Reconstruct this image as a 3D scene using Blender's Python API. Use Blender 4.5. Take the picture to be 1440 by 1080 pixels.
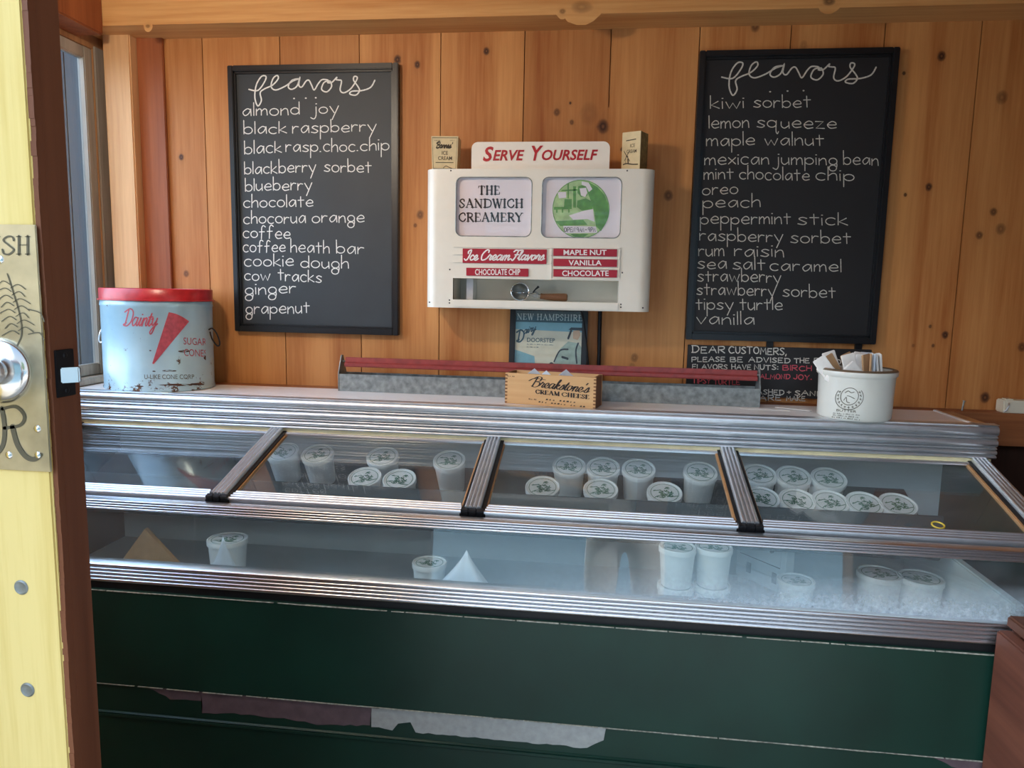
import bpy, bmesh, math, random
from mathutils import Vector, Matrix
from math import sin, cos, pi, radians as R_
for o in list(bpy.data.objects): bpy.data.objects.remove(o)
S = bpy.context.scene
COL = S.collection

# ------------------------------------------------------------------ camera
FPX = 1020.0
YAW, PITCH, ROLL = .1176, .1279, .0196
CAM = Vector((1.244, -2.217, 1.62))
fwd = Vector((-sin(YAW)*cos(PITCH), cos(YAW)*cos(PITCH), -sin(PITCH)))
rt = fwd.cross(Vector((0, 0, 1))).normalized()
up = rt.cross(fwd)
rr = cos(ROLL)*rt + sin(ROLL)*up
uu = -sin(ROLL)*rt + cos(ROLL)*up
cd = bpy.data.cameras.new('camera'); cam = bpy.data.objects.new('camera', cd); COL.objects.link(cam)
cd.sensor_fit = 'HORIZONTAL'; cd.sensor_width = 36; cd.lens = 36*FPX/1440; cd.clip_start = .02; cd.clip_end = 200
m = Matrix((rr, uu, -fwd)).transposed().to_4x4(); m.translation = CAM
cam.matrix_world = m
S.camera = cam

# ------------------------------------------------------------------ sky, exposure
S.view_settings.view_transform = 'Standard'; S.view_settings.look = 'None'
S.view_settings.exposure = 0.0; S.view_settings.gamma = 1; S.view_settings.use_curve_mapping = False
SKY = 1.25
wd = bpy.data.worlds.new('sky'); S.world = wd; wd.use_nodes = True
nt = wd.node_tree; nt.nodes.clear()
tc = nt.nodes.new('ShaderNodeTexCoord'); sp = nt.nodes.new('ShaderNodeSeparateXYZ'); nt.links.new(tc.outputs['Generated'], sp.inputs[0])
rp = nt.nodes.new('ShaderNodeValToRGB'); nt.links.new(sp.outputs['Z'], rp.inputs[0])
e = rp.color_ramp.elements; e[0].position = 0; e[0].color = (.86, .93, 1, 1); e[1].position = .9; e[1].color = (.50, .70, 1, 1)
dt = nt.nodes.new('ShaderNodeVectorMath'); dt.operation = 'DOT_PRODUCT'; nt.links.new(tc.outputs['Generated'], dt.inputs[0]); dt.inputs[1].default_value = (-.80, -.46, .38)
mr = nt.nodes.new('ShaderNodeMapRange'); nt.links.new(dt.outputs['Value'], mr.inputs[0])
mr.inputs['From Min'].default_value = .45; mr.inputs['From Max'].default_value = 1; mr.inputs['To Min'].default_value = SKY; mr.inputs['To Max'].default_value = SKY*8
bg = nt.nodes.new('ShaderNodeBackground'); nt.links.new(rp.outputs[0], bg.inputs[0]); nt.links.new(mr.outputs[0], bg.inputs[1])
wo = nt.nodes.new('ShaderNodeOutputWorld'); nt.links.new(bg.outputs[0], wo.inputs[0])

LAMP = (.22, -1.18, 2.38)
pl_ = bpy.data.lights.new('fill_bulb', 'POINT'); pl_.energy = 24; pl_.color = (1, .86, .68); pl_.shadow_soft_size = .06  # added fill light: daylight alone leaves the room too dark
po = bpy.data.objects.new('fill_bulb', pl_); COL.objects.link(po); po.location = (LAMP[0], LAMP[1], LAMP[2]-.06)
sl_ = bpy.data.lights.new('sun', 'SUN'); sl_.energy = 6.0; sl_.angle = R_(.6); sl_.color = (1, .95, .86)
so = bpy.data.objects.new('sun', sl_); COL.objects.link(so); so.rotation_euler = Vector((.30, .30, .90)).to_track_quat('Z', 'Y').to_euler()
def portal(name, loc, rot, sx, sy):                     # light portals in the window and the doorway: they only guide sky sampling
    l = bpy.data.lights.new(name, 'AREA'); l.shape = 'RECTANGLE'; l.size = sx; l.size_y = sy; l.cycles.is_portal = True
    o = bpy.data.objects.new(name, l); COL.objects.link(o); o.location = loc; o.rotation_euler = rot
portal('window_portal', (-.46, -.68, 1.83), (0, R_(-90), 0), 1.02, 1.26)
portal('doorway_portal', (1.40, -1.66, 1.1), (R_(90), 0, 0), 1.42, 2.2)

# ------------------------------------------------------------------ helpers
def proj_x(p):
    d = Vector(p)-CAM; return 720+FPX*d.dot(rr)/d.dot(fwd)
def on_round(x, y, cx, cy, rx, ry, k):                  # the point of an upright oval cylinder that the photograph shows at x, y
    a, b = -1.45, 1.45
    for _ in range(40):
        t = (a+b)/2
        if proj_x((cx+rx*sin(t), cy-ry*cos(t), 1.4)) < x: a = t
        else: b = t
    yy = cy-ry*cos(t); return Vector((cx+rx*sin(t)*k, cy+(yy-cy)*k, P(x, y, yy).z))
def ray(x, y): return rr*((x-720)/FPX) - uu*((y-540)/FPX) + fwd
def P(x, y, Y=0.0):                                     # the point of the plane Y = const that the photograph shows at x, y
    d = ray(x, y); return CAM + d*((Y-CAM.y)/d.y)
def PZ(x, y, Z):
    d = ray(x, y); return CAM + d*((Z-CAM.z)/d.z)
def PX(x, y, X):
    d = ray(x, y); return CAM + d*((X-CAM.x)/d.x)

def thing(name, label, cat, loc=(0, 0, 0), rot=(0, 0, 0), group=None):
    o = bpy.data.objects.new(name, None); o.empty_display_size = .05; COL.objects.link(o); o.location = loc; o.rotation_euler = rot
    o['label'] = label; o['category'] = cat
    if group: o['group'] = group
    return o
def tag(o, label, cat, group=None):
    o['label'] = label; o['category'] = cat
    if group: o['group'] = group
    return o
def struct(o, label=None):
    o['kind'] = 'structure'
    if label: o['label'] = label
    return o
def copy_thing(root, loc, rot, label, group):
    r = root.copy(); COL.objects.link(r); r.location = loc; r.rotation_euler = rot; r['label'] = label; r['group'] = group
    for ch in list(root.children):
        c = ch.copy(); COL.objects.link(c); c.parent = r
        for g in list(ch.children):
            d = g.copy(); COL.objects.link(d); d.parent = c
    return r

class MB:
    def __init__(s): s.bm = bmesh.new()
    def face(s, pts):
        try: s.bm.faces.new([s.bm.verts.new(p) for p in pts])
        except ValueError: pass
    def box(s, x0, x1, y0, y1, z0, z1, mat=None):
        v = [s.bm.verts.new(p) for p in ((x0,y0,z0),(x1,y0,z0),(x1,y1,z0),(x0,y1,z0),(x0,y0,z1),(x1,y0,z1),(x1,y1,z1),(x0,y1,z1))]
        if mat is not None:
            for q in v: q.co = mat @ q.co
        for f in ((0,3,2,1),(4,5,6,7),(0,1,5,4),(1,2,6,5),(2,3,7,6),(3,0,4,7)): s.bm.faces.new([v[i] for i in f])
        return s
    def prism(s, prof, fn, a, b):                       # closed outline swept from a to b; fn(u, v, t) -> point
        A = [s.bm.verts.new(fn(u, v, a)) for u, v in prof]; Bv = [s.bm.verts.new(fn(u, v, b)) for u, v in prof]
        n = len(prof)
        for i in range(n): s.bm.faces.new((A[i], A[(i+1) % n], Bv[(i+1) % n], Bv[i]))
        s.bm.faces.new(A[::-1]); s.bm.faces.new(Bv)
        return s
    def extx(s, prof, x0, x1): return s.prism(prof, lambda u, v, t: (t, u, v), x0, x1)
    def lathe(s, prof, n=48, sx=1, sy=1, c=(0, 0, 0), mat=None):
        rings = []
        for r, z in prof:
            if r < 1e-6: rings.append([s.bm.verts.new((c[0], c[1], c[2]+z))])
            else: rings.append([s.bm.verts.new((c[0]+r*sx*cos(2*pi*i/n), c[1]+r*sy*sin(2*pi*i/n), c[2]+z)) for i in range(n)])
        if mat is not None:
            for g in rings:
                for q in g: q.co = mat @ q.co
        for a, b in zip(rings, rings[1:]):
            for i in range(n):
                j = (i+1) % n
                if len(a) == 1 and len(b) == 1: continue
                if len(a) == 1: s.bm.faces.new((a[0], b[j], b[i]))
                elif len(b) == 1: s.bm.faces.new((a[i], a[j], b[0]))
                else: s.bm.faces.new((a[i], a[j], b[j], b[i]))
        return s
    def tube(s, pts, r, n=10, closed=False):
        pts = [Vector(p) for p in pts]; rings = []; N = len(pts)
        ref = Vector((.3, .5, .8))
        for i, p in enumerate(pts):
            if closed: t = (pts[(i+1) % N]-pts[i-1])
            else: t = pts[min(i+1, N-1)]-pts[max(i-1, 0)]
            t.normalize(); a = t.cross(ref)
            if a.length < .1: a = t.cross(Vector((1, 0, 0)))
            a.normalize(); b = t.cross(a)
            rad = r[i] if isinstance(r, (list, tuple)) else r
            rings.append([s.bm.verts.new(p+(a*cos(2*pi*k/n)+b*sin(2*pi*k/n))*rad) for k in range(n)])
        for i in range(N if closed else N-1):
            A, Bv = rings[i], rings[(i+1) % N]
            for k in range(n): s.bm.faces.new((A[k], A[(k+1) % n], Bv[(k+1) % n], Bv[k]))
        if not closed: s.bm.faces.new(rings[0][::-1]); s.bm.faces.new(rings[-1])
        return s
    def sphere(s, c, r, n=16, sc=(1, 1, 1)):
        prof = [(r*sin(pi*i/n), -r*cos(pi*i/n)) for i in range(n+1)]
        prof[0] = (0, -r); prof[-1] = (0, r)
        return s.lathe([(a*1.0, b) for a, b in prof], 2*n, mat=Matrix.Translation(c) @ Matrix.Diagonal((sc[0], sc[1], sc[2], 1)))
    def flat(s, verts, faces, fn):
        v = [s.bm.verts.new(fn(*p)) for p in verts]
        for f in faces:
            try: s.bm.faces.new([v[i] for i in f])
            except ValueError: pass
        return s
    def build(s, name, mat, parent=None, bevel=0, smooth=False, world=True, seg=2, ang=40):
        bm = s.bm
        bmesh.ops.recalc_face_normals(bm, faces=bm.faces)
        if bevel:
            es = [e for e in bm.edges if len(e.link_faces) == 2 and e.calc_face_angle(0) > R_(25)]
            bmesh.ops.bevel(bm, geom=es, offset=bevel, segments=seg, affect='EDGES', clamp_overlap=True)
        me = bpy.data.meshes.new(name); 
        if parent is not None and world:
            root = parent
            while root.parent: root = root.parent
            mw = Matrix.Translation(root.location) @ root.rotation_euler.to_matrix().to_4x4()
            bmesh.ops.transform(bm, matrix=mw.inverted(), verts=bm.verts)
        bm.to_mesh(me); bm.free()
        for mm in (mat if isinstance(mat, (list, tuple)) else [mat]): me.materials.append(mm)
        if smooth:
            for p in me.polygons: p.use_smooth = True
            try: me.set_sharp_from_angle(angle=R_(ang))
            except Exception: pass
        o = bpy.data.objects.new(name, me); COL.objects.link(o)
        if parent is not None: o.parent = parent
        return o

# ------------------------------------------------------------------ materials
def hexc(h):
    f = lambda v: v/12.92 if v <= .04045 else ((v+.055)/1.055)**2.4
    return tuple(f(int(h[i:i+2], 16)/255) for i in (0, 2, 4))
def new_mat(name):
    m = bpy.data.materials.new(name); m.use_nodes = True
    return m, m.node_tree, m.node_tree.nodes['Principled BSDF']
def N(nt, t, **kw):
    n = nt.nodes.new(t)
    for k, v in kw.items():
        if k in ('op',): n.operation = v
        else: setattr(n, k, v)
    return n
def coords(nt, scale=(1, 1, 1)):
    t = N(nt, 'ShaderNodeTexCoord'); mp = N(nt, 'ShaderNodeMapping'); mp.inputs['Scale'].default_value = scale
    nt.links.new(t.outputs['Object'], mp.inputs[0]); return mp.outputs[0]
def noise(nt, vec, scale, detail=4, rough=.5, dist=0):
    n = N(nt, 'ShaderNodeTexNoise'); n.inputs['Scale'].default_value = scale; n.inputs['Detail'].default_value = detail
    n.inputs['Roughness'].default_value = rough; n.inputs['Distortion'].default_value = dist
    nt.links.new(vec, n.inputs['Vector']); return n.outputs['Fac']
def ramp(nt, fac, stops):
    r = N(nt, 'ShaderNodeValToRGB'); nt.links.new(fac, r.inputs[0]); el = r.color_ramp.elements
    while len(el) < len(stops): el.new(.5)
    for e_, (p, c) in zip(el, stops): e_.position = p; e_.color = (*c, 1) if len(c) == 3 else c
    return r.outputs[0]
def mix(nt, fac, a, b, mode='MIX'):
    n = N(nt, 'ShaderNodeMix', data_type='RGBA', blend_type=mode)
    for s, v in ((0, fac), (6, a), (7, b)):
        if isinstance(v, (int, float)): n.inputs[s].default_value = v
        elif isinstance(v, tuple): n.inputs[s].default_value = (*v[:3], 1)
        else: nt.links.new(v, n.inputs[s])
    return n.outputs[2]
def bump(nt, bs, h, strength=.2, dist=.002):
    b = N(nt, 'ShaderNodeBump'); b.inputs['Strength'].default_value = strength; b.inputs['Distance'].default_value = dist
    nt.links.new(h, b.inputs['Height']); nt.links.new(b.outputs[0], bs.inputs['Normal'])
def plain(name, col, rough=.5, metal=0, var=.12, scale=30, bmp=0.0, spec=.5):
    m, nt, b = new_mat(name)
    c = hexc(col) if isinstance(col, str) else col
    v = coords(nt); n = noise(nt, v, scale, 5)
    lo = tuple(x*(1-var) for x in c); hi = tuple(min(1, x*(1+var)) for x in c)
    nt.links.new(ramp(nt, n, [(.3, lo), (.7, hi)]), b.inputs['Base Color'])
    b.inputs['Roughness'].default_value = rough; b.inputs['Metallic'].default_value = metal; b.inputs['Specular IOR Level'].default_value = spec
    if bmp: bump(nt, b, n, bmp)
    return m
def wood(name, dark, light, grain='Z', rough=.55, plank=0, spread=.25, fine=90, knots=False, bmp=.15, spec=.35):
    m, nt, b = new_mat(name)
    d, l = hexc(dark), hexc(light)
    st = {'Z': (1, 1, .045), 'X': (.045, 1, 1), 'Y': (1, .045, 1)}[grain]
    v = coords(nt, st)
    n1 = noise(nt, v, fine, 3, .6); n2 = noise(nt, v, 9, 3, .5, .6)
    mx = N(nt, 'ShaderNodeMath', op='MULTIPLY_ADD'); nt.links.new(n1, mx.inputs[0]); mx.inputs[1].default_value = .35
    m2 = N(nt, 'ShaderNodeMath', op='MULTIPLY'); nt.links.new(n2, m2.inputs[0]); m2.inputs[1].default_value = .75; nt.links.new(m2.outputs[0], mx.inputs[2])
    col = ramp(nt, mx.outputs[0], [(.36, d), (.52, tuple((a+c)/2 for a, c in zip(d, l))), (.70, l)])
    if plank:
        t = N(nt, 'ShaderNodeTexCoord'); sx = N(nt, 'ShaderNodeSeparateXYZ'); nt.links.new(t.outputs['Object'], sx.inputs[0])
        dv = N(nt, 'ShaderNodeMath', op='DIVIDE'); nt.links.new(sx.outputs['X'], dv.inputs[0]); dv.inputs[1].default_value = plank
        fl = N(nt, 'ShaderNodeMath', op='FLOOR'); nt.links.new(dv.outputs[0], fl.inputs[0])
        wn = N(nt, 'ShaderNodeTexWhiteNoise', noise_dimensions='1D'); nt.links.new(fl.outputs[0], wn.inputs['W'])
        tint = ramp(nt, wn.outputs['Value'], [(0, (1-spread, 1-spread*1.25, 1-spread*1.4)), (1, (1, 1, 1))])
        col = mix(nt, 1.0, col, tint, 'MULTIPLY')
    if knots:
        a = N(nt, 'ShaderNodeVertexColor', layer_name='knot')
        col = mix(nt, a.outputs['Color'], col, hexc('3a1d10'))
    nt.links.new(col, b.inputs['Base Color'])
    b.inputs['Roughness'].default_value = rough; b.inputs['Specular IOR Level'].default_value = spec
    bump(nt, b, n1, bmp, .001)
    return m
def glass(name, ior=1.5, haze=.0, hazecol='c8d2d8', tint=(1, 1, 1), patch=None):
    m = bpy.data.materials.new(name); m.use_nodes = True; nt = m.node_tree; nt.nodes.clear()
    out = N(nt, 'ShaderNodeOutputMaterial'); tr = N(nt, 'ShaderNodeBsdfTransparent'); tr.inputs[0].default_value = (*tint, 1)
    gl = N(nt, 'ShaderNodeBsdfGlossy'); gl.inputs['Roughness'].default_value = .012
    fr = N(nt, 'ShaderNodeFresnel'); geo = N(nt, 'ShaderNodeNewGeometry')
    io = N(nt, 'ShaderNodeMapRange'); nt.links.new(geo.outputs['Backfacing'], io.inputs[0]); io.inputs[3].default_value = ior; io.inputs[4].default_value = 1/ior; nt.links.new(io.outputs[0], fr.inputs[0])
    ms = N(nt, 'ShaderNodeMixShader'); nt.links.new(fr.outputs[0], ms.inputs[0]); nt.links.new(tr.outputs[0], ms.inputs[1]); nt.links.new(gl.outputs[0], ms.inputs[2])
    last = ms.outputs[0]
    df = N(nt, 'ShaderNodeBsdfDiffuse'); df.inputs[0].default_value = (*hexc(hazecol), 1)
    v = coords(nt); n = noise(nt, v, 14, 6, .65)
    mr = N(nt, 'ShaderNodeMapRange'); nt.links.new(n, mr.inputs[0]); mr.inputs[1].default_value = .3; mr.inputs[2].default_value = .75; mr.inputs[3].default_value = haze*.5; mr.inputs[4].default_value = haze*1.5
    fac = mr.outputs[0]
    if patch:
        fac = patch(nt, fac)
    m3 = N(nt, 'ShaderNodeMixShader'); nt.links.new(fac, m3.inputs[0]); nt.links.new(last, m3.inputs[1]); nt.links.new(df.outputs[0], m3.inputs[2])
    nt.links.new(m3.outputs[0], out.inputs[0])
    return m

M = {}
M['pine'] = wood('pine_planks', 'a9642e', 'd69a5c', 'Z', plank=.25, knots=True, spread=.22)
M['pine_beam'] = wood('pine_beam', 'b9793c', 'e2b274', 'X', knots=True)
M['pine_left'] = wood('pine_left_wall', '8a5a3a', 'b98a5e', 'Z')
M['pine_post'] = wood('pine_post', 'b07a4c', 'dcae7c', 'Z')
M['brown_board'] = wood('brown_board', '7a3f22', 'a8623a', 'Z')
M['dark_board'] = wood('dark_brown_boards', '22140e', '3a2216', 'Z')
M['ledger'] = wood('ledger_wood', '7d4a2c', 'a86c42', 'X')
M['grey_wood'] = wood('weathered_grey_wood', '7c7468', 'b4aa9c', 'Z')
M['floor'] = wood('floor_boards', '5a4636', '80664e', 'Y')
M['ceiling'] = wood('ceiling_boards', 'a06c3c', 'c8925a', 'X')
M['yellow'] = wood('yellow_painted_wood', 'c6a750', 'e2ca84', 'Z', rough=.6, fine=140, bmp=.35)
M['door_edge'] = wood('door_edge_wood', '5a301c', '7c4a30', 'Z', fine=60)
M['black_frame'] = plain('black_frame', '15171a', .38)
M['slate'] = plain('chalkboard_slate', '2c3236', .55, var=.10, scale=9)  # lightened: the left board's sky sheen is in the colour
M['slate_shaded'] = plain('chalkboard_slate_shaded', '1b1b1d', .62, var=.08, scale=9)  # darker copy of the slate: weaker light at the right put into the colour
M['chalk'] = plain('white_chalk', 'e6e6df', .9, var=.15, scale=260)
M['chalk_shaded'] = plain('shaded_white_chalk', 'c9c6bc', .9, var=.2, scale=260)  # dimmer copy of the chalk, with the right side's weaker light painted in
M['chalk_red'] = plain('red_chalk', 'c0505c', .9, var=.2, scale=260)
M['enamel'] = plain('cream_enamel', 'ece6d6', .32, var=.02)
M['sign_white'] = plain('sign_white', 'efe8da', .4, var=.02)
M['red'] = plain('sign_red', 'a8142c', .45, var=.05)
M['red_letter'] = plain('red_letter', 'b01622', .45, var=.05)
M['white_letter'] = plain('white_letter', 'f6eeea', .5, var=.02)
M['black_ink'] = plain('black_ink', '17161a', .5)
M['poster_white'] = plain('poster_paper', 'efe6ea', .35, var=.03, scale=8)
M['green_print'] = plain('green_print', '5f9a3c', .5, var=.25, scale=60)
M['green_print_light'] = plain('green_print_light', 'aecb8a', .5, var=.2, scale=60)
M['green_print_dark'] = plain('green_print_dark', '3d7230', .5, var=.25, scale=60)
M['chrome'] = plain('worn_chrome', (.72, .72, .70), .16, 1, var=.06)
M['alu'] = plain('brushed_aluminium', (.83, .84, .86), .30, 1, var=.03, scale=200)
M['alu_rough'] = plain('dull_aluminium', (.74, .76, .78), .42, 1, var=.06, scale=40)
M['galv'] = plain('galvanised_steel', (.27, .29, .28), .55, .6, var=.35, scale=55)
M['black_rubber'] = plain('black_gasket', '0e0e10', .5)
M['cream_strip'] = plain('yellowed_plastic', 'cfc39a', .5, var=.15, scale=20)
M['laminate'] = plain('white_laminate', 'efeae6', .28, var=.02)
M['tan_edge'] = plain('tan_particle_edge', 'b98a5c', .6)
M['liner'] = plain('freezer_liner', 'cfd8da', .4, var=.06, scale=6)
M['rack'] = plain('dark_rack', '3a4246', .5)
M['dgreen'] = plain('dark_green_paint', '0f3026', .38, var=.22, scale=5)
M['seam'] = plain('scuffed_edge', '9a988a', .6, var=.5, scale=120)
M['bare_purple'] = plain('bare_brown_metal', '5c4c50', .5, var=.2, scale=40)
M['bare_grey'] = plain('bare_grey_metal', '9a9c98', .45, var=.12, scale=60)
M['red_bar'] = plain('red_painted_steel', '8c3430', .42, var=.22, scale=50)
M['boxwood'] = wood('cheese_box_wood', 'bb8850', 'deb582', 'X', fine=60)
M['boxwood_dark'] = wood('cheese_box_end', '6b4428', '8c5e3c', 'Z')
M['burnt'] = plain('burnt_ink', '2c221c', .7)
M['stoneware'] = plain('stoneware', 'dcdcd2', .22, var=.04, scale=12)
M['stone_rim'] = plain('stoneware_rim', '6a5a48', .4)
M['paper'] = plain('white_paper', 'f2efe9', .8, var=.05, scale=60)
M['paper_blue'] = plain('cool_white_paper', 'dfe9f3', .8, var=.06, scale=60)
M['kraft'] = plain('kraft_paper', 'c09a72', .8, var=.12)
M['carton'] = plain('old_carton_paper', 'd9c69a', .7, var=.08, scale=50)
M['carton_side'] = plain('carton_side', '8f7a4c', .7, var=.3, scale=80)
M['carton_ink'] = plain('carton_ink', '4a4030', .7)
M['scoop_wood'] = wood('scoop_handle', '5a3a26', '8a6244', 'X', fine=50)
M['tin_red'] = plain('tin_lid_red', 'b3272c', .3, var=.2, scale=40)
M['tin_print'] = plain('tin_print_red', 'a8434e', .45, var=.25, scale=90)
M['rust'] = plain('rust', '4a2a18', .8, var=.5, scale=120)
M['brass'] = plain('aged_brass', (.46, .40, .27), .42, .75, var=.3, scale=18)
M['etched'] = plain('etched_grey', '5d5848', .55, .3)
M['black_iron'] = plain('black_iron', '17171a', .45, .4)
M['tub'] = plain('white_tub', 'e6e8e6', .4, var=.03)
M['tub_print'] = plain('tub_green_print', '4f7f6a', .5, var=.25, scale=200)
M['snow'] = plain('frost', 'eef3f8', .8, var=.04)
M['bag'] = plain('white_bag', 'eef2f6', .45, var=.03)
M['poster_blue'] = plain('poster_blue', '7fb2bd', .4, var=.1, scale=30)
M['poster_cream'] = plain('poster_cream', 'ddd9bd', .4, var=.08, scale=30)
M['poster_teal'] = plain('poster_teal', '2d4f58', .4, var=.1)
M['poster_ltext'] = plain('poster_light_text', 'c9d6d0', .5)
M['milk_coat'] = plain('poster_grey_green', '9fb3a4', .5, var=.15, scale=80)
M['skin_print'] = plain('poster_skin', 'd9b48c', .5)
M['cabinet_red'] = wood('worn_red_wood', '472620', '7c4c3a', 'Y', fine=40)
M['cabinet_top'] = wood('dark_plank_top', '4a2c20', '6a4230', 'Y', fine=40)
M['outlet'] = plain('ivory_plastic', 'd9d3bf', .45, var=.03)
M['yellow_ring'] = plain('yellow_elastic', 'd8b840', .5)
M['gravel'] = plain('gravel', 'b6b1aa', .9, var=.25, scale=60)
M['yard'] = plain('blue_grey_asphalt', '6b8593', .85, var=.2, scale=30)
M['backdrop'] = wood('dark_backdrop_boards', '1a2126', '2c353b', 'Z', fine=30)
M['blue_board'] = plain('pale_blue_clapboard', '8fb4c4', .7, var=.06)
M['leaf'] = plain('leaves', '5f8a34', .6, var=.4, scale=8)
M['bark'] = plain('bark', '5a4a3c', .9, var=.3)
M['skin'] = plain('skin', 'c99a7c', .5, var=.05)
M['jeans'] = plain('white_trousers', 'fafaff', .8, var=.04, scale=60)
M['shirt'] = plain('grey_blue_shirt', '5a6f86', .85, var=.08, scale=60)
M['hair'] = plain('brown_hair', '3a281c', .6, var=.3, scale=90)
M['phone'] = plain('black_phone', '101114', .2)
M['card_white'] = plain('white_card', 'e3e8ea', .6, var=.02)

def tin_mat():
    m, nt, b = new_mat('pale_blue_tin'); v = coords(nt)
    base = ramp(nt, noise(nt, v, 6, 5), [(.3, hexc('93b3c0')), (.7, hexc('b3ccd4'))])
    n = noise(nt, v, 30, 6, .7)
    t = N(nt, 'ShaderNodeSeparateXYZ'); nt.links.new(v, t.inputs[0])
    mr = N(nt, 'ShaderNodeMapRange'); nt.links.new(t.outputs['Z'], mr.inputs[0]); mr.inputs[1].default_value = 0; mr.inputs[2].default_value = .06; mr.inputs[3].default_value = .17; mr.inputs[4].default_value = 0
    ad = N(nt, 'ShaderNodeMath', op='ADD'); nt.links.new(n, ad.inputs[0]); nt.links.new(mr.outputs[0], ad.inputs[1])
    f = ramp(nt, ad.outputs[0], [(.66, (0, 0, 0)), (.71, (1, 1, 1))])
    nt.links.new(mix(nt, f, base, hexc('5a3a26')), b.inputs['Base Color'])
    b.inputs['Roughness'].default_value = .25; b.inputs['Metallic'].default_value = .15
    return m
M['tin'] = tin_mat()
def frost_patch(nt, fac):
    v = coords(nt); s = N(nt, 'ShaderNodeSeparateXYZ'); nt.links.new(v, s.inputs[0])
    a = N(nt, 'ShaderNodeMapRange'); nt.links.new(s.outputs['Z'], a.inputs[0]); a.inputs[1].default_value = .955; a.inputs[2].default_value = 1.035; a.inputs[3].default_value = 1; a.inputs[4].default_value = 0
    b = N(nt, 'ShaderNodeMapRange'); nt.links.new(s.outputs['X'], b.inputs[0]); b.inputs[1].default_value = .0; b.inputs[2].default_value = .85; b.inputs[3].default_value = 0; b.inputs[4].default_value = 1
    n = noise(nt, v, 90, 5, .7)
    mm = N(nt, 'ShaderNodeMath', op='MULTIPLY'); nt.links.new(a.outputs[0], mm.inputs[0]); nt.links.new(b.outputs[0], mm.inputs[1])
    nr = N(nt, 'ShaderNodeMapRange'); nt.links.new(n, nr.inputs[0]); nr.inputs[1].default_value = .35; nr.inputs[2].default_value = .7; nr.inputs[3].default_value = .25; nr.inputs[4].default_value = .72
    m2 = N(nt, 'ShaderNodeMath', op='MULTIPLY'); nt.links.new(mm.outputs[0], m2.inputs[0]); nt.links.new(nr.outputs[0], m2.inputs[1])
    ad = N(nt, 'ShaderNodeMath', op='ADD'); nt.links.new(m2.outputs[0], ad.inputs[0]); nt.links.new(fac, ad.inputs[1]); ad.use_clamp = True
    return ad.outputs[0]
M['lid_glass'] = glass('lid_glass', 1.6, .03, tint=(.93, .96, .96))
M['front_glass'] = glass('front_glass', 1.95, .04, tint=(.92, .97, .97), patch=frost_patch)
M['window_glass'] = glass('dusty_window_glass', 1.5, .022, '8fa0aa', tint=(.88, .94, 1))
M['sign_glass'] = glass('sign_glass', 1.45, .01)

def fill_tube():  # glow for the added fill light inside the freezer
    m, nt, b = new_mat('fill_tube_glow'); b.inputs['Base Color'].default_value = (.9, .95, 1, 1); b.inputs['Emission Color'].default_value = (.80, .92, 1, 1); b.inputs['Emission Strength'].default_value = 4.6; return m
M['fill_tube'] = fill_tube()
# ------------------------------------------------------------------ lettering
def arc(cx, cy, rx, ry, a0, a1, n=20): return [(cx+rx*cos(R_(a0+(a1-a0)*i/n)), cy+ry*sin(R_(a0+(a1-a0)*i/n))) for i in range(n+1)]
def spline(pts, n=6):
    out = []
    q = [pts[0]]+list(pts)+[pts[-1]]
    for i in range(1, len(q)-2):
        p0, p1, p2, p3 = q[i-1], q[i], q[i+1], q[i+2]
        for k in range(n):
            t = k/n
            out.append(tuple(.5*((2*b)+(-a+c)*t+(2*a-5*b+4*c-d)*t*t+(-a+3*b-3*c+d)*t**3) for a, b, c, d in zip(p0, p1, p2, p3)))
    out.append(tuple(pts[-1])); return out
def parse(s):
    res = []
    for st in s.split('|'):
        tk = st.split(); w = 1.0
        if tk[-1][0] == '*': w = float(tk[-1][1:]); tk = tk[:-1]
        if tk[0] == 'c': pl = arc(*map(float, tk[1:]))
        else:
            pts = [tuple(map(float, t.split(','))) for t in tk[1:]]
            if tk[0] == 'l': pl = pts
            elif tk[0] == 'd': pl = [(pts[0][0]-.04, pts[0][1]), (pts[0][0]+.04, pts[0][1])]
            else: pl = spline(pts)
        res.append((pl, w))
    return res
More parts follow.
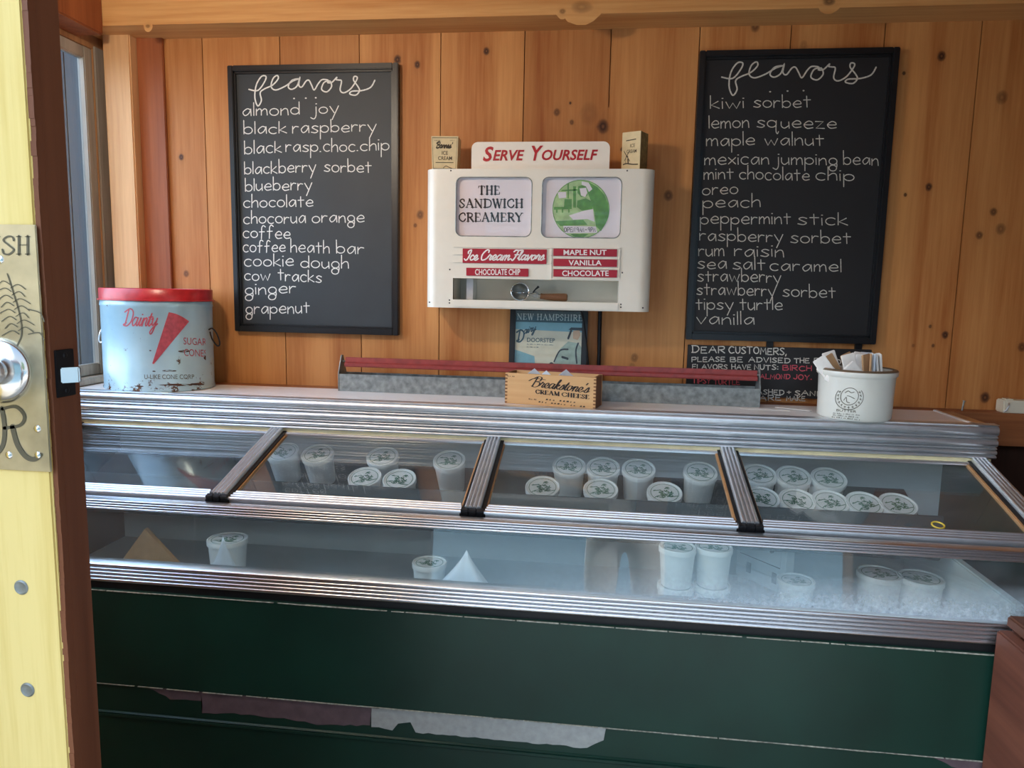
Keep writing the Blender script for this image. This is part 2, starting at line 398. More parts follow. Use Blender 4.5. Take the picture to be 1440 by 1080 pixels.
HAND = {k: parse(v) for k, v in {
 'a': 's .78,.85 .45,1 .06,.5 .25,.02 .6,.3 .8,.9|l .8,.95 .84,.0', 'b': 'l 0,1.9 .03,0|c .42 .48 .4 .48 -170 170', 'c': 'c .42 .48 .42 .5 45 310',
 'd': 'c .4 .48 .4 .48 0 360|l .8,1.8 .82,0', 'e': 's .05,.5 .45,.5 .8,.56 .7,.9 .38,.98 .03,.5 .3,.02 .82,.12',
 'f': 's .75,1.62 .5,1.8 .3,1.5 .28,.8 .25,-.05|l 0,.9 .62,.95', 'g': 'c .4 .5 .38 .46 0 360|s .74,.3 .78,-.1 .72,-.45|c .38 -.45 .36 .42 0 360',
 'h': 'l 0,1.9 0,0|s 0,.55 .35,.95 .64,.8 .7,0', 'i': 'l 0,.95 .02,0|d .02,1.4', 'j': 's .4,.95 .4,-.3 .2,-.8 -.12,-.6|d .42,1.4',
 'k': 'l 0,1.7 0,0|l .62,.95 .06,.42 .72,0', 'l': 'l 0,1.85 .02,0', 'm': 'l 0,.95 0,0|s 0,.55 .25,.95 .46,.8 .48,0|s .48,.55 .75,.95 .98,.8 1.05,0',
 'n': 'l 0,.95 0,0|s 0,.55 .35,.97 .62,.8 .7,0', 'o': 'c .42 .48 .42 .48 80 440', 'p': 'l 0,.95 0,-.9|c .42 .48 .4 .46 -170 170',
 'q': 'c .4 .48 .4 .48 0 360|s .8,.95 .78,-.5 .9,-.9 1.0,-.6', 'r': 'l 0,.95 0,0|s 0,.5 .25,.9 .58,.86', 's': 's .68,.85 .35,.98 .08,.76 .36,.5 .66,.25 .42,0 .0,.1',
 't': 'l .3,1.5 .34,.0|l 0,.98 .68,1.0', 'u': 's 0,.95 .02,.3 .3,0 .65,.35|l .68,.95 .72,0', 'v': 'l 0,.95 .35,0 .75,.95', 'w': 'l 0,.95 .28,0 .56,.8 .86,0 1.15,1.0',
 'x': 'l 0,.95 .7,0|l .7,.95 0,0', 'y': 'l 0,.95 .42,.05|l .85,1.0 .22,-.9', 'z': 'l 0,.95 .7,.95 .05,.02 .8,.0', '.': 'd .05,.04',
 'A': 'l 0,0 .45,1 .85,0|l .15,.4 .75,.4', 'B': 'l 0,0 0,1|s 0,1 .55,1 .6,.7 .1,.52|s .1,.52 .7,.45 .65,.05 0,0', 'C': 's .75,.9 .35,1 .02,.5 .3,0 .8,.1', 'D': 'l .1,0 .08,1|s 0,1 .6,.95 .8,.5 .5,.05 .0,0',
 'E': 'l .6,1 .03,1 0,0 .65,.02|l 0,.52 .5,.52', 'F': 'l .6,1 .03,1 0,0|l 0,.52 .5,.52', 'H': 'l 0,1 0,0|l .65,1 .65,0|l 0,.5 .65,.5', 'I': 'l .05,1 .05,0', 'J': 's .5,1 .5,.3 .3,0 0,.2',
 'K': 'l 0,1 0,0|l .6,1 .03,.45 .65,0', 'L': 'l .03,1 0,0 .6,.02', 'M': 'l 0,0 .1,1 .42,.35 .75,1 .85,0', 'N': 'l 0,0 .02,1 .6,0 .65,1', 'O': 'c .38 .5 .38 .5 90 450', 'P': 'l 0,0 0,1|s 0,1 .6,1 .6,.55 .05,.45',
 'R': 'l 0,0 0,1|s 0,1 .6,1 .6,.6 .05,.48|l .2,.48 .7,0', 'S': 's .6,.9 .3,1 .05,.78 .35,.5 .6,.22 .3,0 0,.1', 'T': 'l 0,1 .75,1|l .37,1 .37,0', 'U': 's 0,1 .03,.3 .3,0 .6,.3 .62,1', 'V': 'l 0,1 .33,0 .68,1',
 'W': 'l 0,1 .25,0 .5,.8 .75,0 1,1', 'Y': 'l 0,1 .33,.5 .68,1|l .33,.5 .3,0', 'Z': 'l 0,1 .65,1 0,0 .7,0', 'G': 's .75,.85 .35,1 .02,.5 .3,0 .75,.1 .75,.45 .45,.45', ',': 'l .08,.08 .0,-.18', ':': 'd .05,.15|d .05,.65', '+': 'l 0,.5 .5,.5|l .25,.75 .25,.25', "'": 'l .05,1 .0,.75', '-': 'l 0,.5 .4,.5'}.items()}
CURS = {k: (parse(v), a) for k, (v, a) in {
 'a': ('s .75,.9 .35,1 .05,.5 .25,.02 .6,.3 .8,.95|s .8,.95 .7,.3 .85,.02 1.1,.3', 1.0), 'c': ('s .7,.8 .4,1 .05,.5 .3,.02 .65,.1 .95,.35', .82),
 'e': ('s 0,.3 .5,.45 .6,.85 .35,1 .08,.5 .35,.02 .7,.1 .92,.35', .8), 'i': ('s 0,.3 .25,.95|s .25,.95 .15,.3 .3,.02 .55,.35|d .35,1.35', .5),
 'k': ('s 0,.3 .4,1.5 .35,1.9 .2,1.4 .1,0|s .12,.45 .5,.95 .6,.7 .2,.5|s .25,.5 .5,.1 .7,.05 .9,.3', .85), 'l': ('s 0,.3 .45,1.5 .38,1.9 .2,1.3 .2,.2 .4,.02 .62,.3', .58),
 'm': ('s 0,.4 .2,.95 .2,.6 .12,0|s .15,.5 .45,.97 .6,.8 .52,0|s .55,.5 .9,.97 1.05,.8 .97,.3 1.1,.02 1.35,.3', 1.25), 'n': ('s 0,.4 .2,.95 .2,.6 .12,0|s .15,.5 .5,.97 .7,.8 .6,.3 .75,.02 1.0,.3', .9),
 'o': ('s .6,.95 .2,.9 .05,.4 .3,.0 .65,.4 .6,.95 .7,.8 .95,.85', .88), 'r': ('s 0,.3 .3,1.08 .35,.85 .65,.85 .5,.3 .65,.02 .9,.3', .8), 's': ('s 0,.2 .42,1.05 .55,.4 .35,.0 .05,.12|s .4,.05 .8,.3', .68),
 't': ('s 0,.3 .35,1.5|s .35,1.5 .2,.3 .35,.02 .6,.3|l .0,1.05 .6,1.1', .55), 'v': ('s 0,.8 .15,.95 .25,.1 .35,.02 .75,.95 .95,.85', .85),
 'y': ('s 0,.8 .15,.95 .15,.3 .35,.1 .7,.6|s .8,.95 .6,-.3 .35,-.9 .1,-.7 .4,-.2 1.0,.3', .95), "'": ('l .2,1.8 .1,1.45', .3),
 'B': ('s .25,1.9 .12,0|s -.3,1.5 .3,2.0 .95,1.85 .9,1.2 .35,1.0 1.0,.9 1.1,.3 .6,-.05 .0,.1', 1.2), 'C': ('s 1.0,1.5 .95,1.9 .5,1.9 .1,1.0 .3,.05 .8,.05 1.1,.35', 1.1),
 'D': ('s .35,1.85 .25,.1|s -.2,1.6 .5,2.0 1.1,1.6 1.1,.6 .6,.0 .0,.1 .4,.35', 1.25), 'F': ('s -.1,1.6 .2,1.9 .7,1.85 1.3,1.95|s .7,1.88 .5,.6 .2,-.1 -.1,.15|l .3,1.0 .95,1.05', 1.05),
 'I': ('s .15,1.3 .1,1.7 .6,1.95 .55,1.0 .35,.2 .05,-.05 -.3,.2', .8)}.items()}
SERIF = {k: (parse(v), a) for k, (v, a) in {
 'T': ('l .42,0 .42,1|l .02,.97 .82,.97 *.4|l .03,.97 .02,.78 *.4|l .81,.97 .82,.78 *.4|l .25,.03 .6,.03 *.4', .9),
 'H': ('l .16,0 .16,1|l .76,0 .76,1|l .16,.52 .76,.52 *.4|l 0,.97 .32,.97 *.4|l 0,.03 .32,.03 *.4|l .6,.97 .92,.97 *.4|l .6,.03 .92,.03 *.4', 1.0),
 'E': ('l .16,0 .16,1|l 0,.97 .66,.97 *.4|l .16,.52 .52,.52 *.4|l 0,.03 .7,.03 *.4|l .65,.97 .66,.76 *.4|l .7,.03 .72,.26 *.4', .8),
 'S': ('s .56,.76 .5,.95 .28,.98 .08,.78 .32,.52 .56,.26 .34,.02 .1,.06 .03,.28 *.75', .68),
 'A': ('l .08,0 .42,1 *.45|l .42,1 .8,0|l .2,.36 .64,.36 *.4|l -.02,.03 .22,.03 *.4|l .62,.03 .94,.03 *.4', .94),
 'N': ('l .14,0 .14,1 *.45|l .12,1 .78,0|l .78,0 .78,1 *.45|l 0,.97 .2,.97 *.4|l 0,.03 .28,.03 *.4|l .64,.97 .92,.97 *.4', 1.0),
 'D': ('l .16,0 .16,1|s .02,.97 .4,.97 .75,.85 .88,.5 .75,.15 .4,.03 .02,.03 *.7', .98),
 'W': ('l .06,1 .34,0|l .34,0 .55,.9 *.45|l .52,1 .78,0|l .78,0 1.04,1 *.45|l -.06,.97 .2,.97 *.4|l .42,.97 .64,.97 *.4|l .92,.97 1.14,.97 *.4', 1.14),
 'I': ('l .18,0 .18,1|l .02,.97 .34,.97 *.4|l .02,.03 .34,.03 *.4', .42),
 'C': ('s .74,.74 .66,.95 .42,.98 .1,.75 .08,.3 .38,.02 .64,.08 .78,.3 *.75', .86),
 'R': ('l .16,0 .16,1|s .02,.97 .4,.98 .64,.88 .62,.6 .4,.5 .16,.5 *.7|l .38,.5 .78,0|l 0,.03 .32,.03 *.4', .86),
 'M': ('l .14,0 .16,1 *.45|l .16,1 .54,.05|l .54,.05 .92,1 *.45|l .92,1 .94,0|l 0,.97 .22,.97 *.4|l 0,.03 .28,.03 *.4|l .78,.03 1.1,.03 *.4|l .9,.97 1.08,.97 *.4', 1.14),
 'P': ('l .16,0 .16,1|s .02,.97 .4,.98 .66,.86 .64,.56 .4,.46 .16,.46 *.7|l 0,.03 .32,.03 *.4', .76),
 'U': ('s .14,1 .16,.3 .3,.03 .55,.03 .72,.3 .74,1 *.75|l 0,.97 .3,.97 *.4|l .62,.97 .88,.97 *.4', .92),
 'Y': ('l .06,1 .42,.5|l .42,.5 .78,1 *.45|l .42,.52 .42,0|l -.06,.97 .2,.97 *.4|l .66,.97 .92,.97 *.4|l .26,.03 .6,.03 *.4', .88)}.items()}

def strokes(text, font='hand', gap=.3, space=.7, slant=0.0, jit=0.0, rnd=None):
    out = []; x = 0.0
    for ch in text:
        if ch == ' ': x += space; continue
        if font == 'hand':
            g = HAND[ch]; mxx = max(p[0] for pl, w in g for p in pl); adv = mxx+gap
        else:
            g, adv = (CURS if font == 'curs' else SERIF)[ch]; adv += (gap if font == 'serif' else 0)
        dy = rnd.uniform(-jit, jit) if rnd else 0; sc = 1+(rnd.uniform(-jit, jit) if rnd else 0)
        for pl, w in g: out.append(([(x+px+slant*py, py*sc+dy) for px, py in pl], w))
        x += adv
    return out
def ribbon(pl, w):
    pts = [pl[0]]
    for p in pl[1:]:
        if math.hypot(p[0]-pts[-1][0], p[1]-pts[-1][1]) > 1e-5: pts.append(p)
    V, Fc = [], []; n = len(pts)
    if n < 2: return V, Fc
    for i in range(n):
        a = pts[max(i-1, 0)]; b = pts[i]; c = pts[min(i+1, n-1)]
        d1 = (b[0]-a[0], b[1]-a[1]); d2 = (c[0]-b[0], c[1]-b[1])
        l1 = math.hypot(*d1) or 1; l2 = math.hypot(*d2) or 1
        t = (d1[0]/l1*(i > 0)+d2[0]/l2*(i < n-1), d1[1]/l1*(i > 0)+d2[1]/l2*(i < n-1)); l = math.hypot(*t)
        if l < .2: t = d2 if i < n-1 else d1; l = math.hypot(*t) or 1
        nx, ny = -t[1]/l, t[0]/l; V += [(b[0]+nx*w/2, b[1]+ny*w/2), (b[0]-nx*w/2, b[1]-ny*w/2)]
    for i in range(n-1): Fc.append((2*i, 2*i+1, 2*i+3, 2*i+2))
    for end, dr in ((0, 1), (n-1, -1)):                 # round ends
        c = pts[end]; o = pts[end+dr]; a0 = math.atan2(c[1]-o[1], c[0]-o[0]); k = len(V)
        V += [(c[0]+w/2*cos(a0+t), c[1]+w/2*sin(a0+t)) for t in (-1.57, -.9, -.3, .3, .9, 1.57)]; Fc.append(tuple(range(k, k+6)))
    return V, Fc
def fit(st, x0, x1, y0, y1, h):                         # set strokes on a baseline from (x0,y0) to (x1,y1), unit height h (may be negative)
    xs = [p[0] for pl, w in st for p in pl]; a, b = min(xs), max(xs); k = (x1-x0)/(b-a)
    return [([(x0+(px-a)*k, y0+(y1-y0)*(px-a)/(b-a)+py*h) for px, py in pl], w) for pl, w in st]
def add_strokes(mb, st, width, fn):
    for pl, w in st:
        V, Fc = ribbon(pl, width*w); mb.flat(V, Fc, fn)
def block(text, bold=0.0, shear=0.0):                   # block capitals: flat outline mesh, normalised to cap height 1
    cu = bpy.data.curves.new('t', 'FONT'); cu.body = text; cu.size = 1; cu.offset = bold; cu.shear = shear; cu.resolution_u = 3
    ob = bpy.data.objects.new('t', cu); me = bpy.data.meshes.new_from_object(ob)
    V = [(v.co.x, v.co.y) for v in me.vertices]; Fc = [tuple(p.vertices) for p in me.polygons]
    bpy.data.objects.remove(ob); bpy.data.curves.remove(cu); bpy.data.meshes.remove(me)
    x0 = min(v[0] for v in V); x1 = max(v[0] for v in V); y0 = min(v[1] for v in V); y1 = max(v[1] for v in V)
    return [((x-x0)/(x1-x0), (y-y0)/(y1-y0)) for x, y in V], Fc
def add_block(mb, text, x0, x1, ya, yb, h, fn, bold=0.0, shear=0.0):
    V, Fc = block(text, bold, shear)
    mb.flat([(x0+u*(x1-x0), ya+u*(yb-ya)+v*h) for u, v in V], Fc, fn)
def add_ticks(mb, x0, x1, ya, yb, h, fn, seed=1):        # print too small to read: rows of letter-sized marks
    q = random.Random(seed); n = max(6, int(abs((x1-x0)/(h*.75)))); k = 0
    while k < n:
        wl = q.randint(2, 6)
        for j in range(k, min(k+wl, n)):
            u = j/n; x = x0+(x1-x0)*u; w = (x1-x0)/n*q.uniform(.45, .75); y = ya+(yb-ya)*u; hh = h*q.uniform(.6, 1)
            mb.flat([(x, y), (x+w, y), (x+w, y+hh), (x+w*q.uniform(.2, .8), y+hh*.9)], [(0, 1, 2, 3)], fn)
        k += wl+1
def photo_plane(Y): return lambda x, y: P(x, y, Y)
rng = random.Random(4)

# ================================================================== SETTING
# back wall: vertical pine boards with open joints and knots
def knot_layer(bm):
    cl = bm.loops.layers.color.new('knot')
    for f in bm.faces:
        for lp in f.loops: lp[cl] = (0, 0, 0, 1)
    return cl
mb = MB()
for i in range(-2, 15):
    x0 = i*.25
    mb.box(max(x0+.0014, -.36), x0+.2486, 0, .022, -.02, 2.62)
mb.box(-.36, 3.75, .022, .05, -.02, 2.62)
cl = knot_layer(mb.bm)
def knot(bm, c, rx, rz, k=1.0, plane='Y', off=.0006):
    n = 14; rings = [(0, .8*k), (.35, 1*k), (.7, .85*k), (1.0, .35*k), (1.7, 0)]
    prev = None; cols = {}
    for f, a in rings:
        if f == 0: ring = [bm.verts.new((c[0], c[1]-off, c[2]))]
        else: ring = [bm.verts.new((c[0]+rx*f*cos(2*pi*q/n)*(1+.12*rng.uniform(-1, 1)), c[1]-off*(1.71-f), c[2]+rz*f*(1.0+.5*(f > 1))*sin(2*pi*q/n))) for q in range(n)]
        for v in ring: cols[v] = a
        if prev:
            for q in range(n):
                j = (q+1) % n
                vs = (prev[0], ring[q], ring[j]) if len(prev) == 1 else (prev[q], ring[q], ring[j], prev[j])
                fc = bm.faces.new(vs)
                for lp in fc.loops: lp[cl] = (cols[lp.vert],)*3+(1,)
        prev = ring
for x, y, r, kk in ((1324, 79, 6, 1), (1409, 137, 8, .8), (1271, 103, 2.5, 1), (1306, 263, 5, 1), (1273, 274, 2.5, 1), (1397, 298, 5, .9), (1407, 322, 7, .8), (1377, 331, 5, .9),
                (1329, 471, 5, 1), (1308, 459, 2.5, .9), (1312, 486, 2.5, .9), (1284, 486, 2.5, .7), (1437, 488, 6, .9), (1385, 559, 7, 1), (559, 84, 6, 1), (587, 91, 5, 1), (684, 72, 5, 1),
                (783, 158, 5, .9), (802, 145, 2, 1), (804, 172, 3.5, .9), (828, 160, 14, .55), (848, 178, 9, 1), (1062, 37, 7, .9), (255, 221, 4.5, 1), (262, 385, 5, .9), (875, 210, 3, 1),
                (940, 275, 7, .9), (591, 302, 6, .9), (584, 317, 3, .9), (892, 503, 6, .8), (889, 515, 5, .7), (1130, 64, 6, .6)):
    c = P(x, y, 0); s_ = r*2.2/1020
    knot(mb.bm, c, s_, s_*1.25, kk)
wb = struct(mb.build('wall_back', M['pine']))

mb = MB()
mb.box(-.125+.25, 3.75, -.12, 0, 2.372, 2.56)
for v in list(mb.bm.verts):
    if v.co.x < .2: v.co.x = -.33
cl = knot_layer(mb.bm)
for x, y, rx, rz, kk in ((818, 10, 16, 9, .7), (791, 16, 5, 4, .8), (1166, 2, 9, 6, .9), (208, 37, 4, 3, .8)):
    c = P(x, y, -.12); knot(mb.bm, c, rx*2.1/1020, rz*2.1/1020, kk)
struct(mb.build('trim_1', M['pine_beam']), 'thick honey-coloured pine beam along the top of the back wall')

# left wall with a window opening
WX = -.33; WY0, WY1, WZ0, WZ1 = -1.30, -.05, 1.33, 2.33
mb = MB()
mb.box(WX-.03, WX, -1.60, 0, -.02, WZ0); mb.box(WX-.03, WX, -1.60, 0, WZ1, 2.62)
mb.box(WX-.03, WX, -1.60, WY0, WZ0, WZ1); mb.box(WX-.03, WX, WY1, 0, WZ0, WZ1)
struct(mb.build('wall_left', M['pine_left']))
w1 = thing('window_1', 'dusty side window in a weathered grey frame on the left wall', 'window', (WX, (WY0+WY1)/2, WZ0)); del w1['category']; struct(w1)
mb = MB(); t = .036
mb.box(WX-.027, WX-.005, WY0, WY1, WZ0, WZ0+t); mb.box(WX-.027, WX-.005, WY0, WY1, WZ1-t, WZ1)
mb.box(WX-.027, WX-.005, WY0, WY0+t, WZ0, WZ1); mb.box(WX-.027, WX-.002, WY1-t, WY1, WZ0, WZ1)
mb.build('window_sash', M['grey_wood'], w1, .003)
mb = MB(); mb.box(WX-.022, WX-.018, WY0+t, WY1-t, WZ0+t, WZ1-t); mb.build('window_pane', M['window_glass'], w1)
mb = MB(); mb.box(WX-.04, WX+.03, WY0, WY1, WZ0-.022, WZ0); mb.build('window_sill', M['grey_wood'], w1, .003)
mb = MB(); mb.box(WX, WX+.006, WY1+.002, WY1+.048, WZ0, WZ1+.01); mb.box(WX, WX+.018, WY0-.07, WY0, WZ0-.02, WZ1+.04); mb.build('window_casing', M['grey_wood'], w1, .002)
mb = MB(); mb.box(-.30, -.21, -.045, 0, -.02, 2.38); struct(mb.build('trim_2', M['pine_post'], bevel=.004), 'pale pine post in the back left corner beside the window')
mb = MB(); mb.box(-.21, -.124, -.012, .0, -.02, 2.38); struct(mb.build('trim_3', M['brown_board'], bevel=.002), 'narrow reddish brown board next to the corner post')
mb = MB(); mb.box(WX, -.24, -1.6, -.12, 2.345, 2.56); struct(mb.build('trim_4', M['brown_board'], bevel=.004), 'brown beam running above the side window')
# ledger along the back wall
mb = MB(); mb.box(-.124, 3.7, -.06, 0, 1.213, 1.306); struct(mb.build('trim_5', M['ledger'], bevel=.003), 'horizontal brown ledger board low on the back wall')

mb = MB(); mb.box(2.25, 3.7, -.016, 0, .001, 1.2125); struct(mb.build('trim_6', M['dark_board']), 'dark brown boards below the ledger at the right')
mb = MB(); mb.box(3.7, 3.8, -1.6, .05, -.02, 2.62); struct(mb.build('wall_right', M['pine_left']))
mb = MB()                                               # front wall with the doorway the photograph was taken through
mb.box(-.46, -.20, -1.6, -1.56, -.02, 2.62); mb.box(2.10, 3.8, -1.66, -1.56, -.02, 2.62); mb.box(-.20, 2.10, -1.66, -1.56, 2.22, 2.62)
struct(mb.build('wall_front', M['pine_left']))
mb = MB(); mb.box(-.54, -.46, -3.3, -1.6, -.06, 2.5); struct(mb.build('wall_sky_block', M['yellow']), 'added yellow wall at the left of the entry, blocking sky light')  # added out of view to keep the bright left sky off the door
mb = MB(); mb.box(-.46, 3.8, -1.66, .05, -.06, -.0); struct(mb.build('floor', M['floor']))
mb = MB(); mb.box(-.46, 3.8, -1.66, .05, 2.56, 2.64); struct(mb.build('ceiling', M['ceiling']))
mb = MB(); mb.box(-3, 6, -4.6, -1.66, -.12, -.06); mb.box(-3, -.46, -1.66, 12, -.12, -.06); struct(mb.build('ground', M['gravel']))
mb = MB(); mb.box(-25, 25, -40, -4.6, -.13, -.065); mb.box(-25, -3, -4.6, 12, -.13, -.065); struct(mb.build('ground_yard', M['yard']), 'blue-grey asphalt yard')

# ------------------------------------------------------------------ yellow door standing across the left of the doorway
DX, DY = .695, -1.55
d = thing('door_1', 'yellow painted plank door with a brass push plate and steel knob', 'door', (DX-.42, DY+.02, 0.01)); del d['category']; struct(d)
mb = MB(); n = 300; A = []; w_e = .001; rngd = random.Random(9)
for i in range(n+1):
    z = .01+2.12*i/n; w_e = max(0, min(.0024, w_e+rngd.uniform(-.0005, .0005)+(.0012 if rngd.random() < .02 else 0))); A.append((z, w_e))
mb.box(DX-.86, DX-.006, DY, DY+.012, .01, 2.13)
mb.build('door_face', M['yellow'], d, .002)
mb = MB()
prof = [(DX-.86, DY+.012)]
mb.box(DX-.86, DX-.0005, DY+.012, DY+.042, .01, 2.13)
for i in range(n):
    z = A[i][0]; mb.box(DX-.006-A[i][1]*1.5, DX-.0008, DY+.0012+A[i][1], DY+.013, z, A[i+1][0])
mb.build('door_core', M['door_edge'], d)
fy = photo_plane(DY-.0008)
pz0 = P(30, 661, DY).z; pz1 = P(30, 316, DY).z; pxr = P(64, 500, DY).x
mb = MB(); mb.box(pxr-.30, pxr, DY-.0025, DY, pz0, pz1); plate = mb.build('push_plate', M['brass'], d, .0008)
mb = MB(); fp = photo_plane(DY-.0032)
# PUSH across the top, DR. at the bottom: only the right ends are in view
ls = [('S', 3, 19), ('H', 23, 42)]
for ch, a, b in ls:
    add_strokes(mb, fit(strokes(ch, 'serif'), a, b, 358, 358, -26), 3.2, fp)
for ch, a, b in (('P', -38, -22), ('U', -19, 0)): add_strokes(mb, fit(strokes(ch, 'serif'), a, b, 358, 358, -26), 3.2, fp)
add_strokes(mb, [(spline([(2, 574), (6, 600), (4, 625), (-6, 640)]), 1.3), (spline([(3, 575), (22, 572), (34, 585), (28, 598), (6, 602)]), 1), (spline([(17, 600), (24, 625), (36, 642), (48, 646), (56, 640)]), 1.5)], 4.5, fp)
# etched feather-like spray
for k in range(15):
    y0 = 400+k*5; s = 1 if k % 2 else -1
    add_strokes(mb, [(spline([(14+k*.9, y0), (14+k*.9+s*10, y0-5), (14+k*.9+s*(18+k % 3*3), y0+2)]), 1)], 1.2, fp)
add_strokes(mb, [(spline([(10, 385), (18, 410), (28, 445), (30, 470), (24, 485)]), 1), (spline([(40, 435), (56, 440), (62, 452)]), 1), (spline([(40, 470), (55, 468), (62, 478)]), 1)], 1.6, fp)
mb.build('push_plate_engraving', M['etched'], plate)
for x, y in ((13, 640), (53, 603), (54, 640), (1, 365)):
    c = P(x, y, DY-.002); mb = MB(); mb.sphere(c, .0042, 8, (1, .5, 1)); mb.build('plate_rivet', M['chrome'], plate, smooth=True)
for x, y in ((30, 826), (39, 970)):
    c = P(x, y, DY); mb = MB(); mb.lathe([(.0, .0008), (.0052, .0008), (.0066, .0016), (.0082, .0003)], 20, mat=Matrix.Translation(c) @ Matrix.Rotation(R_(90), 4, 'X')); mb.build('screw', M['galv'], d, smooth=True)
kc = P(0, 521, DY-.004)
kx = Matrix.Translation((kc.x, DY-.002, kc.z)) @ Matrix.Rotation(R_(90), 4, 'X')
mb = MB(); mb.lathe([(0, .0), (.0335, .0), (.0335, .003), (.028, .009), (.014, .012), (.012, .022), (.014, .026), (.0235, .031), (.0275, .041), (.0265, .052), (.020, .058), (.010, .060), (.008, .057), (0, .057)], 48, mat=kx)
mb.build('door_knob', M['chrome'], d, smooth=True, ang=50)
lz0 = PX(94, 557, DX).z; lz1 = PX(94, 491, DX).z
mb = MB(); mb.box(DX-.002, DX+.0012, DY+.008, DY+.034, lz0, lz1); lp = mb.build('latch_plate', M['black_iron'], d, .0005)
lm = (lz0+lz1)/2
mb = MB(); mb.prism([(DY+.012, 0), (DY+.030, 0), (DY+.030, .012), (DY+.026, .012)], lambda u, v, t: (DX+v, u, t), lm-.010, lm+.006); mb.build('latch_bolt', M['chrome'], lp, .001)
for zz in (lz0+.006, lz1-.006):
    mb = MB(); mb.sphere((DX+.001, DY+.021, zz), .003, 8, (.5, 1, 1)); mb.build('latch_screw', M['black_iron'], lp, smooth=True)

# ================================================================== FREEZER
FX0, FX1 = -.30, 2.235
BARX = [.35-.62, .35, .97, 1.59, 2.21]
fz = thing('ice_cream_freezer', 'long dark green dipping cabinet with ribbed aluminium rails, four glass lids and a glass front', 'freezer', ((FX0+FX1)/2, -.36, 0))
SH = 1.307
mb = MB(); mb.box(FX0, 2.19, -.292, -.062, SH-.012, SH); mb.build('top_shelf', M['laminate'], fz, .001)
mb = MB(); mb.box(2.19, 2.20, -.292, -.062, SH-.012, SH+.003); mb.build('shelf_edge_strip', M['laminate'], fz, .001)
mb = MB(); mb.box(2.20, 2.245, -.292, -.062, SH-.014, SH-.002); mb.build('shelf_end_board', M['tan_edge'], fz, .001)
# ribbed fascia under the shelf
def flutes(z1, z0, y, segs, gd=.005, gw=.0016):         # list of (height, bulge); a narrow groove closes each flute
    pts = []; z = z1
    for n_, (h, bu) in enumerate(segs):
        g = gw if n_ < len(segs)-1 else 0; hh = h-g
        for k in range(9):
            t = k/8; pts.append((y-bu*(sin(pi*t)**.6 if 0 < t < 1 else 0), z-hh*t))
        if g: pts += [(y+gd, z-hh-.0002), (y+gd, z-h+.0002)]
        z -= h
    return pts
def ribs(w, n, z, bu, gd, gw=.0014):                    # the same across a bar of width w
    pts = []
    for r in range(n):
        a, b = -w/2+w*r/n, -w/2+w*(r+1)/n-(gw if r < n-1 else 0)
        pts += [(a+(b-a)*q/6, z+bu*sin(pi*q/6)) for q in range(7)]
        if r < n-1: pts += [(b+.0002, z-gd), (b+gw-.0002, z-gd)]
    return pts
segs = [(.005, .004), (.027, .007), (.008, .004), (.022, .007), (.007, .004), (.014, .006), (.009, .005)]
tot = sum(h for h, b in segs); zf1 = SH+.003; zf0 = 1.222
segs = [(h*(zf1-zf0)/tot, b) for h, b in segs]
pr = flutes(zf1, zf0, -.292, segs)
mb = MB(); mb.extx(pr+[(-.27, zf0), (-.27, zf1)], FX0, 2.248); mb.build('ribbed_fascia', M['alu_rough'], fz, smooth=True, ang=60)
mb = MB(); mb.box(FX0, 2.24, -.288, -.26, 1.211, 1.222); mb.build('fascia_strip', M['cream_strip'], fz)
mb = MB(); mb.extx([(-.300, 1.204), (-.300, 1.209), (-.296, 1.212), (-.262, 1.212), (-.262, 1.204)], FX0, 2.235); mb.build('lid_track', M['alu'], fz, .0006)
# sloping lids
A_ = Vector((0, -.292, 1.206)); B_ = Vector((0, -.622, 1.108))
sl = (B_-A_).normalized(); nrm = Vector((0, -sl.z, sl.y)); 
if nrm.z < 0: nrm = -nrm
def on_lid(x, s, h): p = A_+sl*s+nrm*h; return (x, p.y, p.z)
L = (B_-A_).length
for k in range(4):
    x0, x1 = BARX[k]+.030, BARX[k+1]-.030
    lid = None
    mb = MB()
    mb.prism([(x0, 0), (x1, 0), (x1, L-.01), (x0, L-.01)], lambda u, v, t: on_lid(u, v, t), -.004, 0.0)
    lid = mb.build('glass_lid', M['lid_glass'], fz)
    # ribbed handle extrusion with mitred ends
    mb = MB(); hp = [(-.006, -.004)]
    hp += [(L-.018+a, b) for a, b in ribs(.036, 4, .0055, .003, .003)]
    hp += [(L+.002, -.006), (L-.036, -.006)]; hp = hp[1:]
    mb.prism(hp, lambda u, v, t: on_lid(t+(.010*(L-u)/.036 if t < (x0+x1)/2 else -.010*(L-u)/.036), u, v), x0-.006, x1+.006)
    mb.build('lid_handle', M['alu_rough'], lid, smooth=True, ang=50)
    for xx in (x0-.003, x1+.003):
        mb = MB(); mb.prism([(-.004, -.006), (.004, -.006), (.004, .003), (-.004, .003)], lambda u, v, t: on_lid(xx+u, t, v), .0, L-.03); mb.build('lid_gasket', M['tan_edge'] if k else M['black_rubber'], lid)
